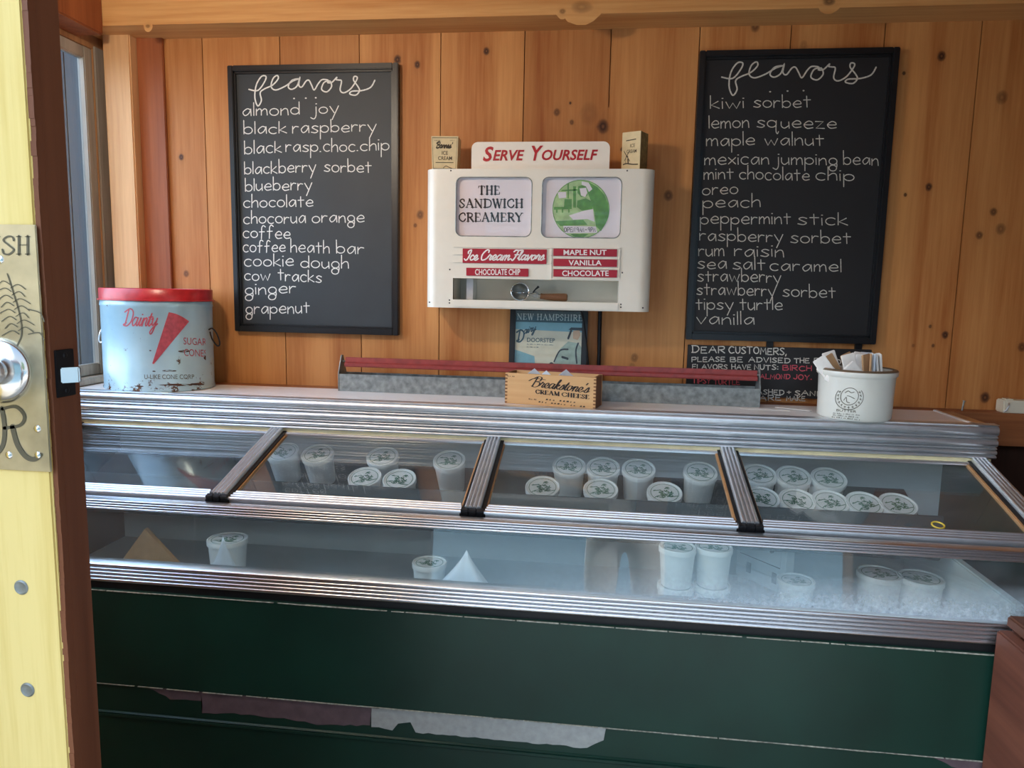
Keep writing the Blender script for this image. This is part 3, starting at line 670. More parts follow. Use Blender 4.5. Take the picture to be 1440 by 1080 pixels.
for k, bx in enumerate(BARX):
    bp = ribs(.037, 4, .016, .0035, .003)
    bp += [(.0185, .0), (-.0185, .0)]
    mb = MB(); mb.prism(bp, lambda u, v, t: on_lid(bx+u, t, v), -.004, L-.006); bar = mb.build('divider_bar', M['alu_rough'], fz, smooth=True, ang=50)
    mb = MB(); mb.prism([(-.026, -.008), (.028, -.008), (.028, .008), (-.026, .008)], lambda u, v, t: on_lid(bx+u, t, v), -.004, L-.004); mb.build('bar_gasket', M['black_rubber'], bar)
    mb = MB()
    for c in (-.018, .0, .018): mb.prism([(c-.0085, -.012), (c+.0085, -.012), (c+.0085, .014), (c-.0085, .014)], lambda u, v, t: on_lid(bx+u, t, v), L-.007, L+.006)
    mb.prism([(-.030, -.012), (.030, -.012), (.030, .003), (-.030, .003)], lambda u, v, t: on_lid(bx+u, t, v), L-.02, L+.004)
    mb.build('bar_end_cap', M['black_rubber'], bar, .001)
# front rail, front glass, lower trim
GX = 690
def zc(y, Y, x=GX): return P(x, y, Y).z
zr1, zr0 = zc(733, -.664), zc(748, -.666)
pr = flutes(zr1, zr0, -.664, [((zr1-zr0)/4, .003)]*4)
mb = MB(); mb.extx(pr+[(-.640, zr0), (-.640, zr1)], FX0, FX1); mb.build('front_rail', M['alu'], fz, smooth=True, ang=60)
mb = MB(); mb.box(FX0, FX1, -.640, -.626, zr0+.002, 1.100); mb.build('rail_shadow_gap', M['black_rubber'], fz)
zt1, zt0 = zc(829, -.690), zc(858, -.694)
Gt = Vector((0, -.661, zr0+.004)); Gb = Vector((0, -.6735, zt1-.004))
mb = MB(); mb.extx([(Gt.y, Gt.z), (Gb.y, Gb.z), (Gb.y+.005, Gb.z), (Gt.y+.005, Gt.z)], FX0+.02, FX1-.02); mb.build('front_glass', M['front_glass'], fz)
h = zt1-zt0
pr = flutes(zt1, zt0, -.688, [(h*.24, .004), (h*.19, .003), (h*.19, .003), (h*.19, .003), (h*.19, .003)])
mb = MB(); mb.extx(pr+[(-.655, zt0), (-.655, zt1)], FX0, FX1); mb.build('lower_trim', M['alu'], fz, smooth=True, ang=60)
zb = zc(868, -.69); mb = MB(); mb.box(FX0, FX1, -.684, -.65, zb, zt0); mb.build('trim_gap', M['black_rubber'], fz)
zs1 = .655; zs2 = .585
mb = MB(); mb.box(FX0, FX1, -.694, -.655, zs1+.002, zb); mb.build('front_panel', M['dgreen'], fz, .0015)
for a, b, zz in ((FX0, FX1, zb-.0012), (FX0, FX1, zs1+.002)):
    x = a; mb = MB()
    while x < b:
        l = rng.uniform(.02, .12); mb.box(x, min(x+l, b), -.6955, -.690, zz-rng.uniform(.0004, .0012), zz+rng.uniform(.0002, .0012)); x += l+rng.choice((0, 0, .004, .01))
    mb.build('scuffed_edge', M['seam'], fz)
mb = MB(); mb.box(FX0, FX1, -.692, -.655, zs2+.002, zs1-.001); band = mb.build('band_panel', M['dgreen'], fz, .001)
mb = MB(); mb.extx([(-.690, zs2-.012), (-.697, zs2-.010), (-.697, zs2-.004), (-.694, zs2-.003), (-.697, zs2), (-.690, zs2+.003)], FX0, FX1); mb.build('bead_trim', M['dgreen'], fz, smooth=True)
mb = MB(); mb.box(FX0, FX1, -.694, -.655, .03, zs2-.012); mb.build('lower_panel', M['dgreen'], fz, .001)
def jag(pts, amp, step, seed):
    q = random.Random(seed); out = []
    for (a, b) in zip(pts, pts[1:]+pts[:1]):
        n = max(1, int(math.hypot(b[0]-a[0], b[1]-a[1])/step))
        for i in range(n): out.append((a[0]+(b[0]-a[0])*i/n+q.uniform(-amp, amp), a[1]+(b[1]-a[1])*i/n+q.uniform(-amp, amp)))
    return out
def patch(name, pts, mat, amp=1.0, Y=-.6925, parent=None, seed=1):
    o = jag(pts, amp, 9, seed); mb = MB()
    f = [P(x, y, Y) for x, y in o]
    mb.bm.faces.new([mb.bm.verts.new(p) for p in f]); bmesh.ops.triangulate(mb.bm, faces=mb.bm.faces[:])
    return mb.build(name, mat, parent)
patch('bare_patch', [(208, 967), (290, 972), (420, 982), (522, 990), (520, 1020), (455, 1020), (400, 1010), (330, 1004), (285, 1003), (283, 985), (240, 984)], M['bare_purple'], 1.3, parent=band, seed=2)
patch('bare_patch', [(523, 996), (600, 1000), (720, 1009), (853, 1022), (848, 1042), (825, 1052), (740, 1044), (650, 1036), (585, 1030), (577, 1016), (560, 1018), (552, 1027), (522, 1022)], M['bare_grey'], 1.1, parent=band, seed=3)
patch('bare_patch', [(1305, 1062), (1350, 1064), (1418, 1071), (1420, 1100), (1340, 1078)], M['bare_purple'], 1.3, parent=band, seed=5)
# carcass and liner
mb = MB(); mb.box(FX0, FX0+.03, -.655, -.065, .03, 1.2); mb.build('end_panel', M['dgreen'], fz)
mb = MB(); mb.prism([(-.655, .03), (-.065, .03), (-.065, 1.295), (-.27, 1.295), (-.285, 1.195), (-.640, 1.085)], lambda u, v, t: (t, u, v), FX1-.02, FX1); mb.build('end_panel', M['dgreen'], fz)
mb = MB(); mb.box(FX0, FX1-.02, -.095, -.065, .03, 1.295); mb.build('back_panel', M['liner'], fz)
mb = MB(); mb.box(FX0+.03, FX1-.021, -.6545, -.0955, .74, .80); mb.build('liner_floor', M['liner'], fz)
mb = MB(); mb.box(2.132, 2.155, -.645, -.10, .80, .985); mb.build('liner_end', M['liner'], fz, .004)
mb = MB(); mb.box(2.155, 2.214, -.645, -.10, .80, .93); mb.build('end_well', M['rack'], fz)
mb = MB(); mb.box(FX0+.03, 2.11, -.655, -.64, .80, zt1-.012); mb.build('liner_front', M['liner'], fz)
mb = MB(); mb.tube([(FX0+.08, -.618, 1.084), (2.07, -.618, 1.084)], .008, 12); mb.build('fill_light_tube', M['fill_tube'], fz, smooth=True)  # added tube and housing, out of view, to brighten the freezer inside
mb = MB(); mb.box(FX0+.06, 2.09, -.630, -.606, 1.0925, 1.096); mb.build('fill_tube_housing', M['laminate'], fz)
# sloping rack at the back, carrying the pint tubs under the lids
RT = R_(22)
def on_rack(x, s, h):                                   # s up the slope from the front lip, h along its normal
    return Vector((x, -.345+s*cos(RT)-h*sin(RT), .995+s*sin(RT)+h*cos(RT)))
mb = MB(); mb.prism([(-.01, -.008), (.25, -.008), (.25, 0), (-.01, 0)], lambda u, v, t: on_rack(t, u, v), FX0+.035, 2.11); rack = mb.build('rear_rack', M['rack'], fz)
mb = MB(); mb.box(FX0+.035, 2.09, -.402, -.395, .985, 1.098); mb.build('rack_lip', M['rack'], rack, .002)

# ------------------------------------------------------------------ tubs
def make_tub(name, label, r=.046, h=.098, kind='pint'):
    t = thing(name, label, 'ice cream tub')
    mb = MB(); mb.lathe([(0, 0), (r*.80, 0), (r*.80, .002), (r*.94, h-.012), (r*.96, h-.012), (r*.96, h-.006), (0, h-.006)], 40); mb.build('cup', M['tub'], t, smooth=True, world=False)
    mb = MB(); mb.lathe([(r*.97, h-.014), (r, h-.013), (r, h), (r*.985, h+.001), (r*.93, h+.001), (r*.91, h-.002), (0, h-.002)], 40); lid = mb.build('lid', M['tub'], t, smooth=True, world=False)
    mb = MB(); q = random.Random(3)
    f = lambda x, y: (x*r, y*r, h-.0014)
    add_strokes(mb, [(arc(0, 0, .78, .78, 0, 360, 40), 1)], .035, f)
    for k in range(26):
        x, y = q.uniform(-.5, .5), q.uniform(-.4, .42); add_strokes(mb, [(spline([(x, y), (x+q.uniform(-.2, .2), y+q.uniform(-.12, .12)), (x+q.uniform(-.3, .3), y+q.uniform(-.15, .15))]), 1)], .06, f)
    mb.build('lid_print', M['tub_print'], lid, world=False)
    return t
tilt = (RT, 0, 0)
proto = None
cols_f = [.50, .645, .745, 1.105, 1.245, 1.375, 1.70, 1.80, 1.915, 2.00]
rows = [(P(px, 684 if r_ == 'f' else 664, -.335 if r_ == 'f' else -.242).x, .05 if r_ == 'f' else .152, lab) for px, r_, lab in (
 (398, 'b', 'pint tub under the second lid, hard against the left divider bar'),
 (447, 'b', 'half-hidden pint tub just right of the one by the left divider bar'),
 (513, 'f', 'front pint tub near the middle of the second lid'),
 (538, 'b', 'pint tub behind the front tub in the middle of the second lid'),
 (562, 'f', 'pint tub right of the front middle tub under the second lid'),
 (632, 'b', 'pint tub at the right end under the second lid'),
 (763, 'f', 'front leftmost pint tub under the third lid'),
 (800, 'b', 'back row pint tub, leftmost under the third lid'),
 (848, 'b', 'back row pint tub, second from left under the third lid'),
 (845, 'f', 'low front pint tub at the centre of the third lid'),
 (898, 'b', 'back row pint tub, third from left under the third lid'),
 (935, 'f', 'front right pint tub under the third lid'),
 (985, 'b', 'back row pint tub at the right end of the third lid'),
 (1072, 'f', 'front left pint tub beside the bar under the fourth lid'),
 (1068, 'b', 'back row pint tub beside the bar under the fourth lid'),
 (1122, 'f', 'big-looking front pint tub left of centre under the fourth lid'),
 (1116, 'b', 'back row pint tub behind the front tubs left of centre under the fourth lid'),
 (1169, 'f', 'front pint tub between the two brightest ones under the fourth lid'),
 (1166, 'b', 'back row pint tub near the centre of the fourth lid'),
 (1217, 'f', 'front pint tub right of centre under the fourth lid'),
 (1265, 'f', 'rightmost front pint tub under the fourth lid'))]
for i, (x, s, lab) in enumerate(rows):
    p = on_rack(x, s, .001); rz = rng.uniform(-.5, .5)
    rot = (Matrix.Rotation(RT+rng.uniform(.0, .05), 4, 'X') @ Matrix.Rotation(rz, 4, 'Z')).to_euler()
    if proto is None:
        proto = make_tub('ice_cream_tub', lab); proto.location = p; proto.rotation_euler = rot; proto['group'] = 'pint tubs on the sloping rack'
    else: copy_thing(proto, p, rot, lab, 'pint tubs on the sloping rack')
qproto = make_tub('ice_cream_tub', 'quart tub alone at the far left behind the front glass', .0545, .120)
G2 = 'tubs on the freezer floor'
def floor_tub(px, py, z, lab, src, dz=0):
    q = PZ(px, py, z)
    return copy_thing(src, (q.x, min(max(q.y, -.58), -.16), z), (0, 0, rng.uniform(-.6, .6)), lab, G2)
qt = PZ(320, 757, .80+.12); qproto.location = (qt.x, qt.y, .80); qproto['group'] = G2
for px, py, ht, lab, src in ((604, 790, .098, 'pint tub left of the peaked white bag behind the front glass', proto), (1120, 815, .098, 'pint tub right of the white hinged case behind the front glass', proto),
                        (1244, 806, .12, 'left one of the pair of quart tubs at the frosty right end', qproto), (1302, 812, .12, 'right one of the pair of quart tubs at the frosty right end', qproto)):
    q = PZ(px, py, .80+ht); copy_thing(src, (q.x-(.012 if ht > .1 else 0), q.y, .80), (0, 0, rng.uniform(-.6, .6)), lab, G2)
for px, la, lb in ((953, 'lower tub of the left stack beside the white hinged case', 'upper tub of the left stack beside the white hinged case'), (1004, 'lower tub of the right stack beside the white hinged case', 'upper tub of the right stack beside the white hinged case')):
    q = PZ(px, 768, .80+.197); y = q.y
    copy_thing(proto, (q.x, y, .80), (0, 0, .2), la, G2); copy_thing(proto, (q.x, y, .80+.0985), (0, 0, -.3), lb, G2)
# other freezer contents
def lump(name, c, rx, ry, h, mat, seed, peak=0):
    q = random.Random(seed); mb = MB(); n, m_ = 28, 10; rings = []
    ph = [q.uniform(0, 6.28) for _ in range(4)]
    for i in range(m_+1):
        t = i/m_; ring = []
        for k in range(n):
            a = 2*pi*k/n; wv = 1+.13*sin(3*a+ph[0])+.08*sin(5*a+ph[1]+3*t)
            rad = (1-t)**(1.0 if not peak else .75)*wv if peak else math.sqrt(max(0, 1-t*t))*wv
            if peak: rad = (1-t)**1.2*wv+.03*(1-t)
            ring.append(mb.bm.verts.new((c[0]+rx*rad*cos(a)+peak*.0*t, c[1]+ry*rad*sin(a), c[2]+h*t)))
        rings.append(ring)
    for a, b in zip(rings, rings[1:]):
        for k in range(n): mb.bm.faces.new((a[k], a[(k+1) % n], b[(k+1) % n], b[k]))
    mb.bm.faces.new(rings[0][::-1]); bmesh.ops.remove_doubles(mb.bm, verts=mb.bm.verts, dist=.0002)
    return mb.build(name, mat, smooth=True, ang=80)
q = PZ(662, 800, .89); tag(lump('plastic_bag', (q.x, -.47, .801), .125, .075, .165, M['bag'], 5, 1), 'white plastic bag drawn to a peak behind the front glass', 'bag')
q = P(294, 790, -.60); tag(lump('frost_heap', (q.x, -.530, .801), .075, .035, .185, M['snow'], 7, 1), 'small white heap of frost in front of the far left quart tub', 'frost')
mb = MB(); fr = random.Random(6)
nx, ny = 60, 10; vv = []
for i in range(nx+1):
    for j in range(ny+1):
        x = FX0+.05+(2.05-FX0)*i/nx; y = -.635+.065*j/ny; f = 1-j/ny
        hgt = .80+(.15+.04*max(0, min(1, (x-1.3)/.5)))*f*(.55+.25*sin(x*5.1)+.2*sin(x*11.3+1))*(0.75+.25*sin(x*23+j)) if f > 0 else .80
        vv.append(mb.bm.verts.new((x, y, max(.801, hgt))))
for i in range(nx):
    for j in range(ny):
        a = i*(ny+1)+j; mb.bm.faces.new((vv[a], vv[a+1], vv[a+ny+2], vv[a+ny+1]))
fro = mb.build('frost_layer', M['snow'], smooth=True, ang=80); fro['kind'] = 'stuff'; tag(fro, 'white frost banked along the inside of the front glass', 'frost')
# white hinged case standing askew, seen through the front glass
pR = P(1102, 838, -.285); pL = P(1034, 806, -.150); cw = (pR-pL).length; ca = math.atan2(pR.y-pL.y, pR.x-pL.x); cz = min(pR.z, pL.z)-.8005
ct = thing('hinged_case', 'white hinged case standing askew behind the front glass', 'case', (pL.x, pL.y, .8005), (0, 0, ca))
for u in (.02, .84): mb = MB(); mb.box(cw*u, cw*u+.02, .006, .03, 0, cz); mb.build('foot', M['card_white'], ct, world=False)
mb = MB(); mb.box(0, cw, .0, .035, cz, cz+.035); mb.build('case_base', M['card_white'], ct, .002, world=False)
mb = MB(); mb.box(0, cw, .0, .035, cz+.037, .174); mb.build('case_lid', M['card_white'], ct, .002, world=False)
for u in (.28, .80): mb = MB(); mb.box(cw*u-.008, cw*u+.008, -.002, 0, cz+.022, cz+.052); mb.build('hinge', M['galv'], ct, .0005, world=False)
mb = MB(); f = lambda x, y: (x*cw, -.0006, y)
add_strokes(mb, [([(.08, .168), (.9, .168), (.9, cz+.070), (.08, cz+.070), (.08, .168)], 1)], .003, f)
add_strokes(mb, [(spline([(.25+.15*k, .152), (.21+.15*k, .140), (.25+.15*k, .130), (.31+.15*k, .136), (.30+.15*k, .152)]), 1) for k in range(4)], .010, f)
mb.build('case_marking', M['rack'], ct, world=False)
mb = MB(); q = P(215, 790, -.35)
mb.prism([(-.12, 0), (.09, 0), (-.01, .13)], lambda u, v, t: (q.x+u, t-.2*v, .80+v), -.34, -.325)
tag(mb.build('cardboard_piece', M['kraft'], bevel=.001), 'tan cardboard corner leaning at the left inside the freezer', 'cardboard')
# yellow ring on the last lid
mb = MB(); 
rc = None
for s_ in [i*.002 for i in range(0, 170)]:
    p = Vector(on_lid(0, s_, .001)); dd = ray(1325, 747); t_ = (p.y-CAM.y)/dd.y
    if (CAM+dd*t_).z >= p.z: rc = (CAM+dd*t_).x, s_; break
rc = rc or (2.06, .25)
mb.tube([on_lid(rc[0]+.0125*cos(a*pi/16), rc[1]-.022+.0125*sin(a*pi/16), .0022) for a in range(32)], .0018, 8, True)
tag(mb.build('elastic_band', M['yellow_ring'], smooth=True), 'small yellow ring lying on the rightmost glass lid', 'ring')

# ================================================================== CHALKBOARDS
def chalkboard(x0, x1, z0, z1, label, slate, lab2, lean=0):
    t = thing('chalkboard', label, 'chalkboard', ((x0+x1)/2, 0, z0), group='flavor chalkboards')
    mb = MB(); fw = .017
    for a, b, c, d_ in ((x0, x0+fw, z0, z1), (x1-fw, x1, z0, z1), (x0+fw, x1-fw, z1-fw, z1), (x0+fw, x1-fw, z0, z0+fw*1.1)):
        mb.box(a, b, -.024, -.0005, c, d_)
    mb.build('frame', M['black_frame'], t, .0022)
    mb = MB(); iw = .006
    a0, a1, c0, c1 = x0+fw, x1-fw, z0+fw*1.1, z1-fw
    for a, b, c, d_ in ((a0, a0+iw, c0, c1), (a1-iw, a1, c0, c1), (a0, a1, c1-iw, c1), (a0, a1, c0, c0+iw)): mb.box(a, b, -.017, -.001, c, d_)
    mb.build('inner_moulding', M['black_frame'], t, .0015)
    mb = MB(); mb.box(a0, a1, -.010, -.001, c0, c1); sl_ = mb.build('slate', slate, t)
    return t, sl_
FLAV = [(240, 218), (300, 225), (345, 170), (355, 135), (325, 135), (290, 190), (280, 270), (300, 325), (324, 290), (316, 240), (345, 215), (400, 190), (437, 150), (430, 128), (402, 150), (390, 200), (420, 222), (480, 200), (535, 165), (575, 150), (530, 160), (505, 200), (528, 218), (565, 195), (584, 138), (576, 190), (596, 203), (625, 165), (645, 160), (662, 190), (680, 222), (708, 180), (735, 155), (775, 160), (745, 175), (730, 218), (765, 234), (797, 200), (787, 165), (770, 175), (800, 172), (832, 140), (828, 155), (845, 158), (864, 165), (855, 222), (880, 240), (925, 215), (962, 165), (970, 140), (950, 135), (946, 160), (975, 200), (985, 228), (960, 255), (920, 248), (935, 230), (1000, 226), (1060, 205), (1088, 160)]
def title(parent, mat, x0, x1, y0, y1, Y, w, dots):
    pts = [(x0+(x-240)/(1088-240)*(x1-x0), y0+(y-128)/(325-128)*(y1-y0)) for x, y in FLAV]
    mb = MB(); add_strokes(mb, [(spline(pts, 5), 1)], w, photo_plane(Y)); mb.build('chalk_title', mat, parent)
    mb = MB()
    for x, y in dots: add_strokes(mb, [([(x-.4, y), (x+.4, y)], 1)], 2.0, photo_plane(Y))
    mb.build('chalk_dots', mat, parent)
def lines(parent, mat, data, Y, xh, w, font='hand', seed=1):
    q = random.Random(seed)
    for ln in data:
        mb = MB()
        for wrd, xa, xb, ya, yb in ln: add_strokes(mb, fit(strokes(wrd, font, gap=.24, rnd=q, jit=.06), xa, xb, ya, yb, -xh), w, photo_plane(Y))
        mb.build('chalk_line', mat, parent)
cb1, s1 = chalkboard(.091, .626, 1.475, 2.284, 'left chalkboard, listing flavors from almond joy down to grapenut', M['slate'], '')
YB = -.0108
title(s1, M['chalk'], 350, 527, 106, 149, YB, 1.95, ((413.5, 138.5), (430, 138), (444, 137.5)))
lines(s1, M['chalk'], [
 [('almond', 341.7, 420.8, 162.5, 161), ('joy', 437, 476, 160, 159)], [('black', 342.7, 403, 188.3, 187.3), ('raspberry', 411.5, 529, 187.5, 184)],
 [('black', 343.7, 395.8, 216.5, 214.4), ('rasp.', 402, 451, 213.5, 213.3), ('choc.', 455, 503, 213, 212.5), ('chip', 507, 547, 212, 211)],
 [('blackberry', 343.7, 444, 244.6, 241.5), ('sorbet', 456, 522, 241.5, 242.5)], [('blueberry', 344.8, 438.5, 268.5, 266.5)], [('chocolate', 342.7, 440, 291.5, 290.4)],
 [('chocorua', 342.7, 429.6, 314.5, 313.5), ('orange', 439, 512, 313, 312)], [('coffee', 342, 408, 334, 336)], [('coffee', 342, 401, 354.5, 354), ('heath', 409, 463, 355, 355.5), ('bar', 473, 511.5, 356, 357)],
 [('cookie', 343.7, 412.5, 374, 374), ('dough', 423, 490, 376.5, 377)], [('cow', 344, 379.6, 394, 394), ('tracks', 391, 452, 394, 397)], [('ginger', 345, 415.6, 414, 412)], [('grapenut', 346, 435, 441, 440)]], YB, 9.6, 1.35, seed=3)
cb2, s2 = chalkboard(1.500, 2.036, 1.487, 2.302, 'right chalkboard, listing flavors from kiwi sorbet down to vanilla', M['slate_shaded'], '')
title(s2, M['chalk_shaded'], 1015, 1232, 87, 134, YB, 2.1, ((1083, 129), (1107.5, 128), (1130, 127.5)))
lines(s2, M['chalk_shaded'], [
 [('kiwi', 999, 1046, 152, 152), ('sorbet', 1060, 1139.7, 151, 150.5)], [('lemon', 997, 1053, 180, 179), ('squeeze', 1064.6, 1176, 179, 181)], [('maple', 993.5, 1061, 204.8, 204), ('walnut', 1075.6, 1158, 204, 204)],
 [('mexican', 991, 1081, 231.4, 230.5), ('jumping', 1087, 1177, 230.7, 231.5), ('bean', 1186, 1235, 231, 232)], [('mint', 990, 1031, 252, 252), ('chocolate', 1040, 1138, 252, 253.5), ('chip', 1147.5, 1201, 253, 254)],
 [('oreo', 987.8, 1037.5, 274.3, 272)], [('peach', 988.5, 1069, 292, 291)], [('peppermint', 984.8, 1111.5, 314.7, 315), ('stick', 1122, 1191.8, 315.5, 317)], [('raspberry', 984, 1100.8, 338, 340), ('sorbet', 1112, 1196, 341, 343)],
 [('rum', 982.5, 1018, 360, 360), ('raisin', 1033, 1102, 360, 361)], [('sea', 981, 1021.5, 377.7, 378), ('salt', 1031, 1075.6, 378.5, 379.5), ('caramel', 1083, 1182.6, 380, 382)], [('strawberry', 981, 1098, 395, 397)],
 [('strawberry', 980, 1090, 414.5, 416), ('sorbet', 1101, 1174.6, 417, 419)], [('tipsy', 978.6, 1031, 435, 435), ('turtle', 1040.5, 1100, 435, 436)], [('vanilla', 979.8, 1060.5, 456, 456)]], YB, 9.8, 1.3, seed=8)
# small notice board hung below the right board
nb_a = P(968, 485, -.02); nb_b = P(1221, 565, -.02)
nb = thing('notice_board', 'small allergy notice chalkboard hung under the right flavor board, partly behind the trough', 'chalkboard', ((nb_a.x+nb_b.x)/2, 0, 1.33))
mb = MB(); mb.box(nb_a.x, nb_b.x, -.016, -.002, 1.322, nb_a.z); ns = mb.build('slate', M['slate_shaded'], nb, .001)
for px in (1083, 1208):
    x = P(px, 480, -.01).x; mb = MB(); mb.box(x-.009, x+.009, -.012, -.001, nb_a.z-.002, 1.489); mb.build('hanger_strap', M['black_iron'], nb)
YN = -.0168
lines(ns, M['chalk_shaded'], [[('DEAR', 973, 1019, 496, 496.5), ('CUSTOMERS,', 1025, 1105.5, 496.5, 499)]], YN, 9, 1.5, seed=2)
lines(ns, M['chalk_shaded'], [[('PLEASE', 973, 1019.5, 508.5, 508.5), ('BE', 1027, 1044, 508.5, 509), ('ADVISED', 1053, 1111, 509, 510.5), ('THE', 1117, 1138, 510.5, 510.5), ('FOLLOWING', 1145, 1212, 510.5, 513)],
 [('FLAVORS', 973.7, 1022.6, 519, 519), ('HAVE', 1029, 1056, 519, 519.5), ('NUTS:', 1061, 1094, 519.7, 520)], [('WASHED', 1054, 1102.5, 554, 554.8), ('+', 1107, 1112, 555, 555), ('SANITIZED', 1118, 1195, 555.5, 558)], [('WE', 1040, 1052, 561, 561.5), ('ARE', 1068, 1098, 562.5, 563), ('MAKE', 1106, 1132, 563, 563.5)]], YN, 6.5, 1.3, seed=4)
lines(ns, M['chalk_red'], [[('BIRCH', 1101, 1141, 520.5, 521.5), ('B', 1149, 1155, 521.5, 521.5)], [('ALMOND', 1069, 1111, 532.5, 533), ('JOY.', 1116, 1141, 533, 534)], [('TIPSY', 974, 999, 538.5, 539.5), ('TURTLE', 1004, 1040, 540, 541)]], YN, 6.5, 1.3, seed=5)

# ================================================================== SERVE YOURSELF DISPLAY BOX
YF = -.15
bx0, bx1, bz0, bz1 = .741, 1.383, 1.568, 1.957
db = thing('display_box', 'cream enamel wall display box with two sign windows, flavor strips and a SERVE YOURSELF header', 'display box', ((bx0+bx1)/2, 0, bz0))
f15 = photo_plane(YF-.0008)
def rrect(x0, x1, z0, z1, r, n=6):
    out = []
    for cx, cz, a0 in ((x1-r, z1-r, 0), (x0+r, z1-r, 90), (x0+r, z0+r, 180), (x1-r, z0+r, 270)):
        out += [(cx+r*cos(R_(a0+90*k/n)), cz+r*sin(R_(a0+90*k/n))) for k in range(n+1)]
    return out
wins = []
for (xa, ya, xb, yb) in ((641.5, 249, 746.5, 333), (763, 249, 871.5, 335)):
    a = P(xa, ya, YF); b = P(xb, yb, YF); wins.append((a.x, b.x, b.z, a.z))
sa = P(637, 391, YF); sb = P(869, 426, YF)
nx0, nx1, nz0, nz1 = sa.x, sb.x, sb.z, sa.z             # niche opening
# face with holes: built as a grid of columns around two rounded windows and the niche
mb = MB(); bm = mb.bm
def hole_face(bm, outer, holes, Y):
    es = []
    for loop in [outer]+holes:
        vs = [bm.verts.new((x, Y, z)) for x, z in loop]
        for a, b in zip(vs, vs[1:]+vs[:1]): es.append(bm.edges.new((a, b)))
    return bmesh.ops.triangle_fill(bm, edges=es, use_beauty=True)
rc_ = .035
outer = [(bx0+rc_, bz0), (bx1-rc_, bz0), (bx1-rc_, bz1), (bx0+rc_, bz1)]
holes = [rrect(*w_, .018) for w_ in wins]+[[(nx0, nz0), (nx1, nz0), (nx1, nz1), (nx0, nz1)]]
hole_face(bm, outer, holes, YF)
for hl in holes:
    n = len(hl)
    for i in range(n):
        a, b = hl[i], hl[(i+1) % n]; bm.faces.new([bm.verts.new(p) for p in ((a[0], YF, a[1]), (b[0], YF, b[1]), (b[0], YF+.012, b[1]), (a[0], YF+.012, a[1]))])
# rounded sides, top and bottom
side = [(bx0+rc_-rc_*sin(R_(90*k/8)), YF+rc_-rc_*cos(R_(90*k/8))) for k in range(9)]+[(bx0, -.001)]
for s_ in (0, 1):
    pts = side if not s_ else [(bx0+bx1-x, y) for x, y in side]
    for a, b in zip(pts, pts[1:]): bm.faces.new([bm.verts.new(p) for p in ((a[0], a[1], bz0), (b[0], b[1], bz0), (b[0], b[1], bz1), (a[0], a[1], bz1))])
ring = side[::-1]+[(bx0+bx1-x, y) for x, y in side]
bm.faces.new([bm.verts.new((x, y, bz1)) for x, y in ring]); bm.faces.new([bm.verts.new((x, y, bz0)) for x, y in ring])
bmesh.ops.remove_doubles(bm, verts=bm.verts, dist=.0003)
body = mb.build('housing', M['enamel'], db, smooth=True, ang=35)
mb = MB()
mb.face([(nx0, -.03, nz0-.006), (nx1, -.03, nz0-.006), (nx1, -.03, nz1+.01), (nx0, -.03, nz1+.01)])
mb.face([(nx0, YF+.002, nz1+.001), (nx1, YF+.002, nz1+.001), (nx1, -.03, nz1+.001), (nx0, -.03, nz1+.001)])
mb.face([(nx0, YF+.002, nz0), (nx0, -.03, nz0), (nx0, -.03, nz1), (nx0, YF+.002, nz1)]); mb.face([(nx1, YF+.002, nz0), (nx1, -.03, nz0), (nx1, -.03, nz1), (nx1, YF+.002, nz1)])
mb.build('niche', M['enamel'], db)
mb = MB(); mb.box(nx0-.002, nx1+.002, YF-.004, -.03, bz0+.002, nz0); mb.build('niche_shelf', M['enamel'], db, .002)
mb = MB(); mb.box(nx0+.03, nx0+.05, -.10, -.03, nz0, nz1); mb.build('niche_bracket', M['alu_rough'], db, .001)
hs = [P(663, 236, -.12), P(858, 199, -.12)]
mb = MB(); o = rrect(hs[0].x, hs[1].x, bz1-.02, hs[1].z, .018)
mb.prism(o, lambda u, v, t: (u, t, v), -.122, -.118); hd = mb.build('header_sign', M['sign_white'], db)
mb = MB(); fh = photo_plane(-.1228)
for wtx, xa, xb, hh, bl in (('S', 679, 694, -21, 227.2), ('ERVE', 693, 737.5, -15, 226), ('Y', 747.5, 764, -21, 226), ('OURSELF', 762, 841, -15, 225.5)):
    add_block(mb, wtx, xa, xb, bl, bl-.3, hh, fh, bold=.025, shear=.25)
mb.build('header_lettering', M['red_letter'], hd)
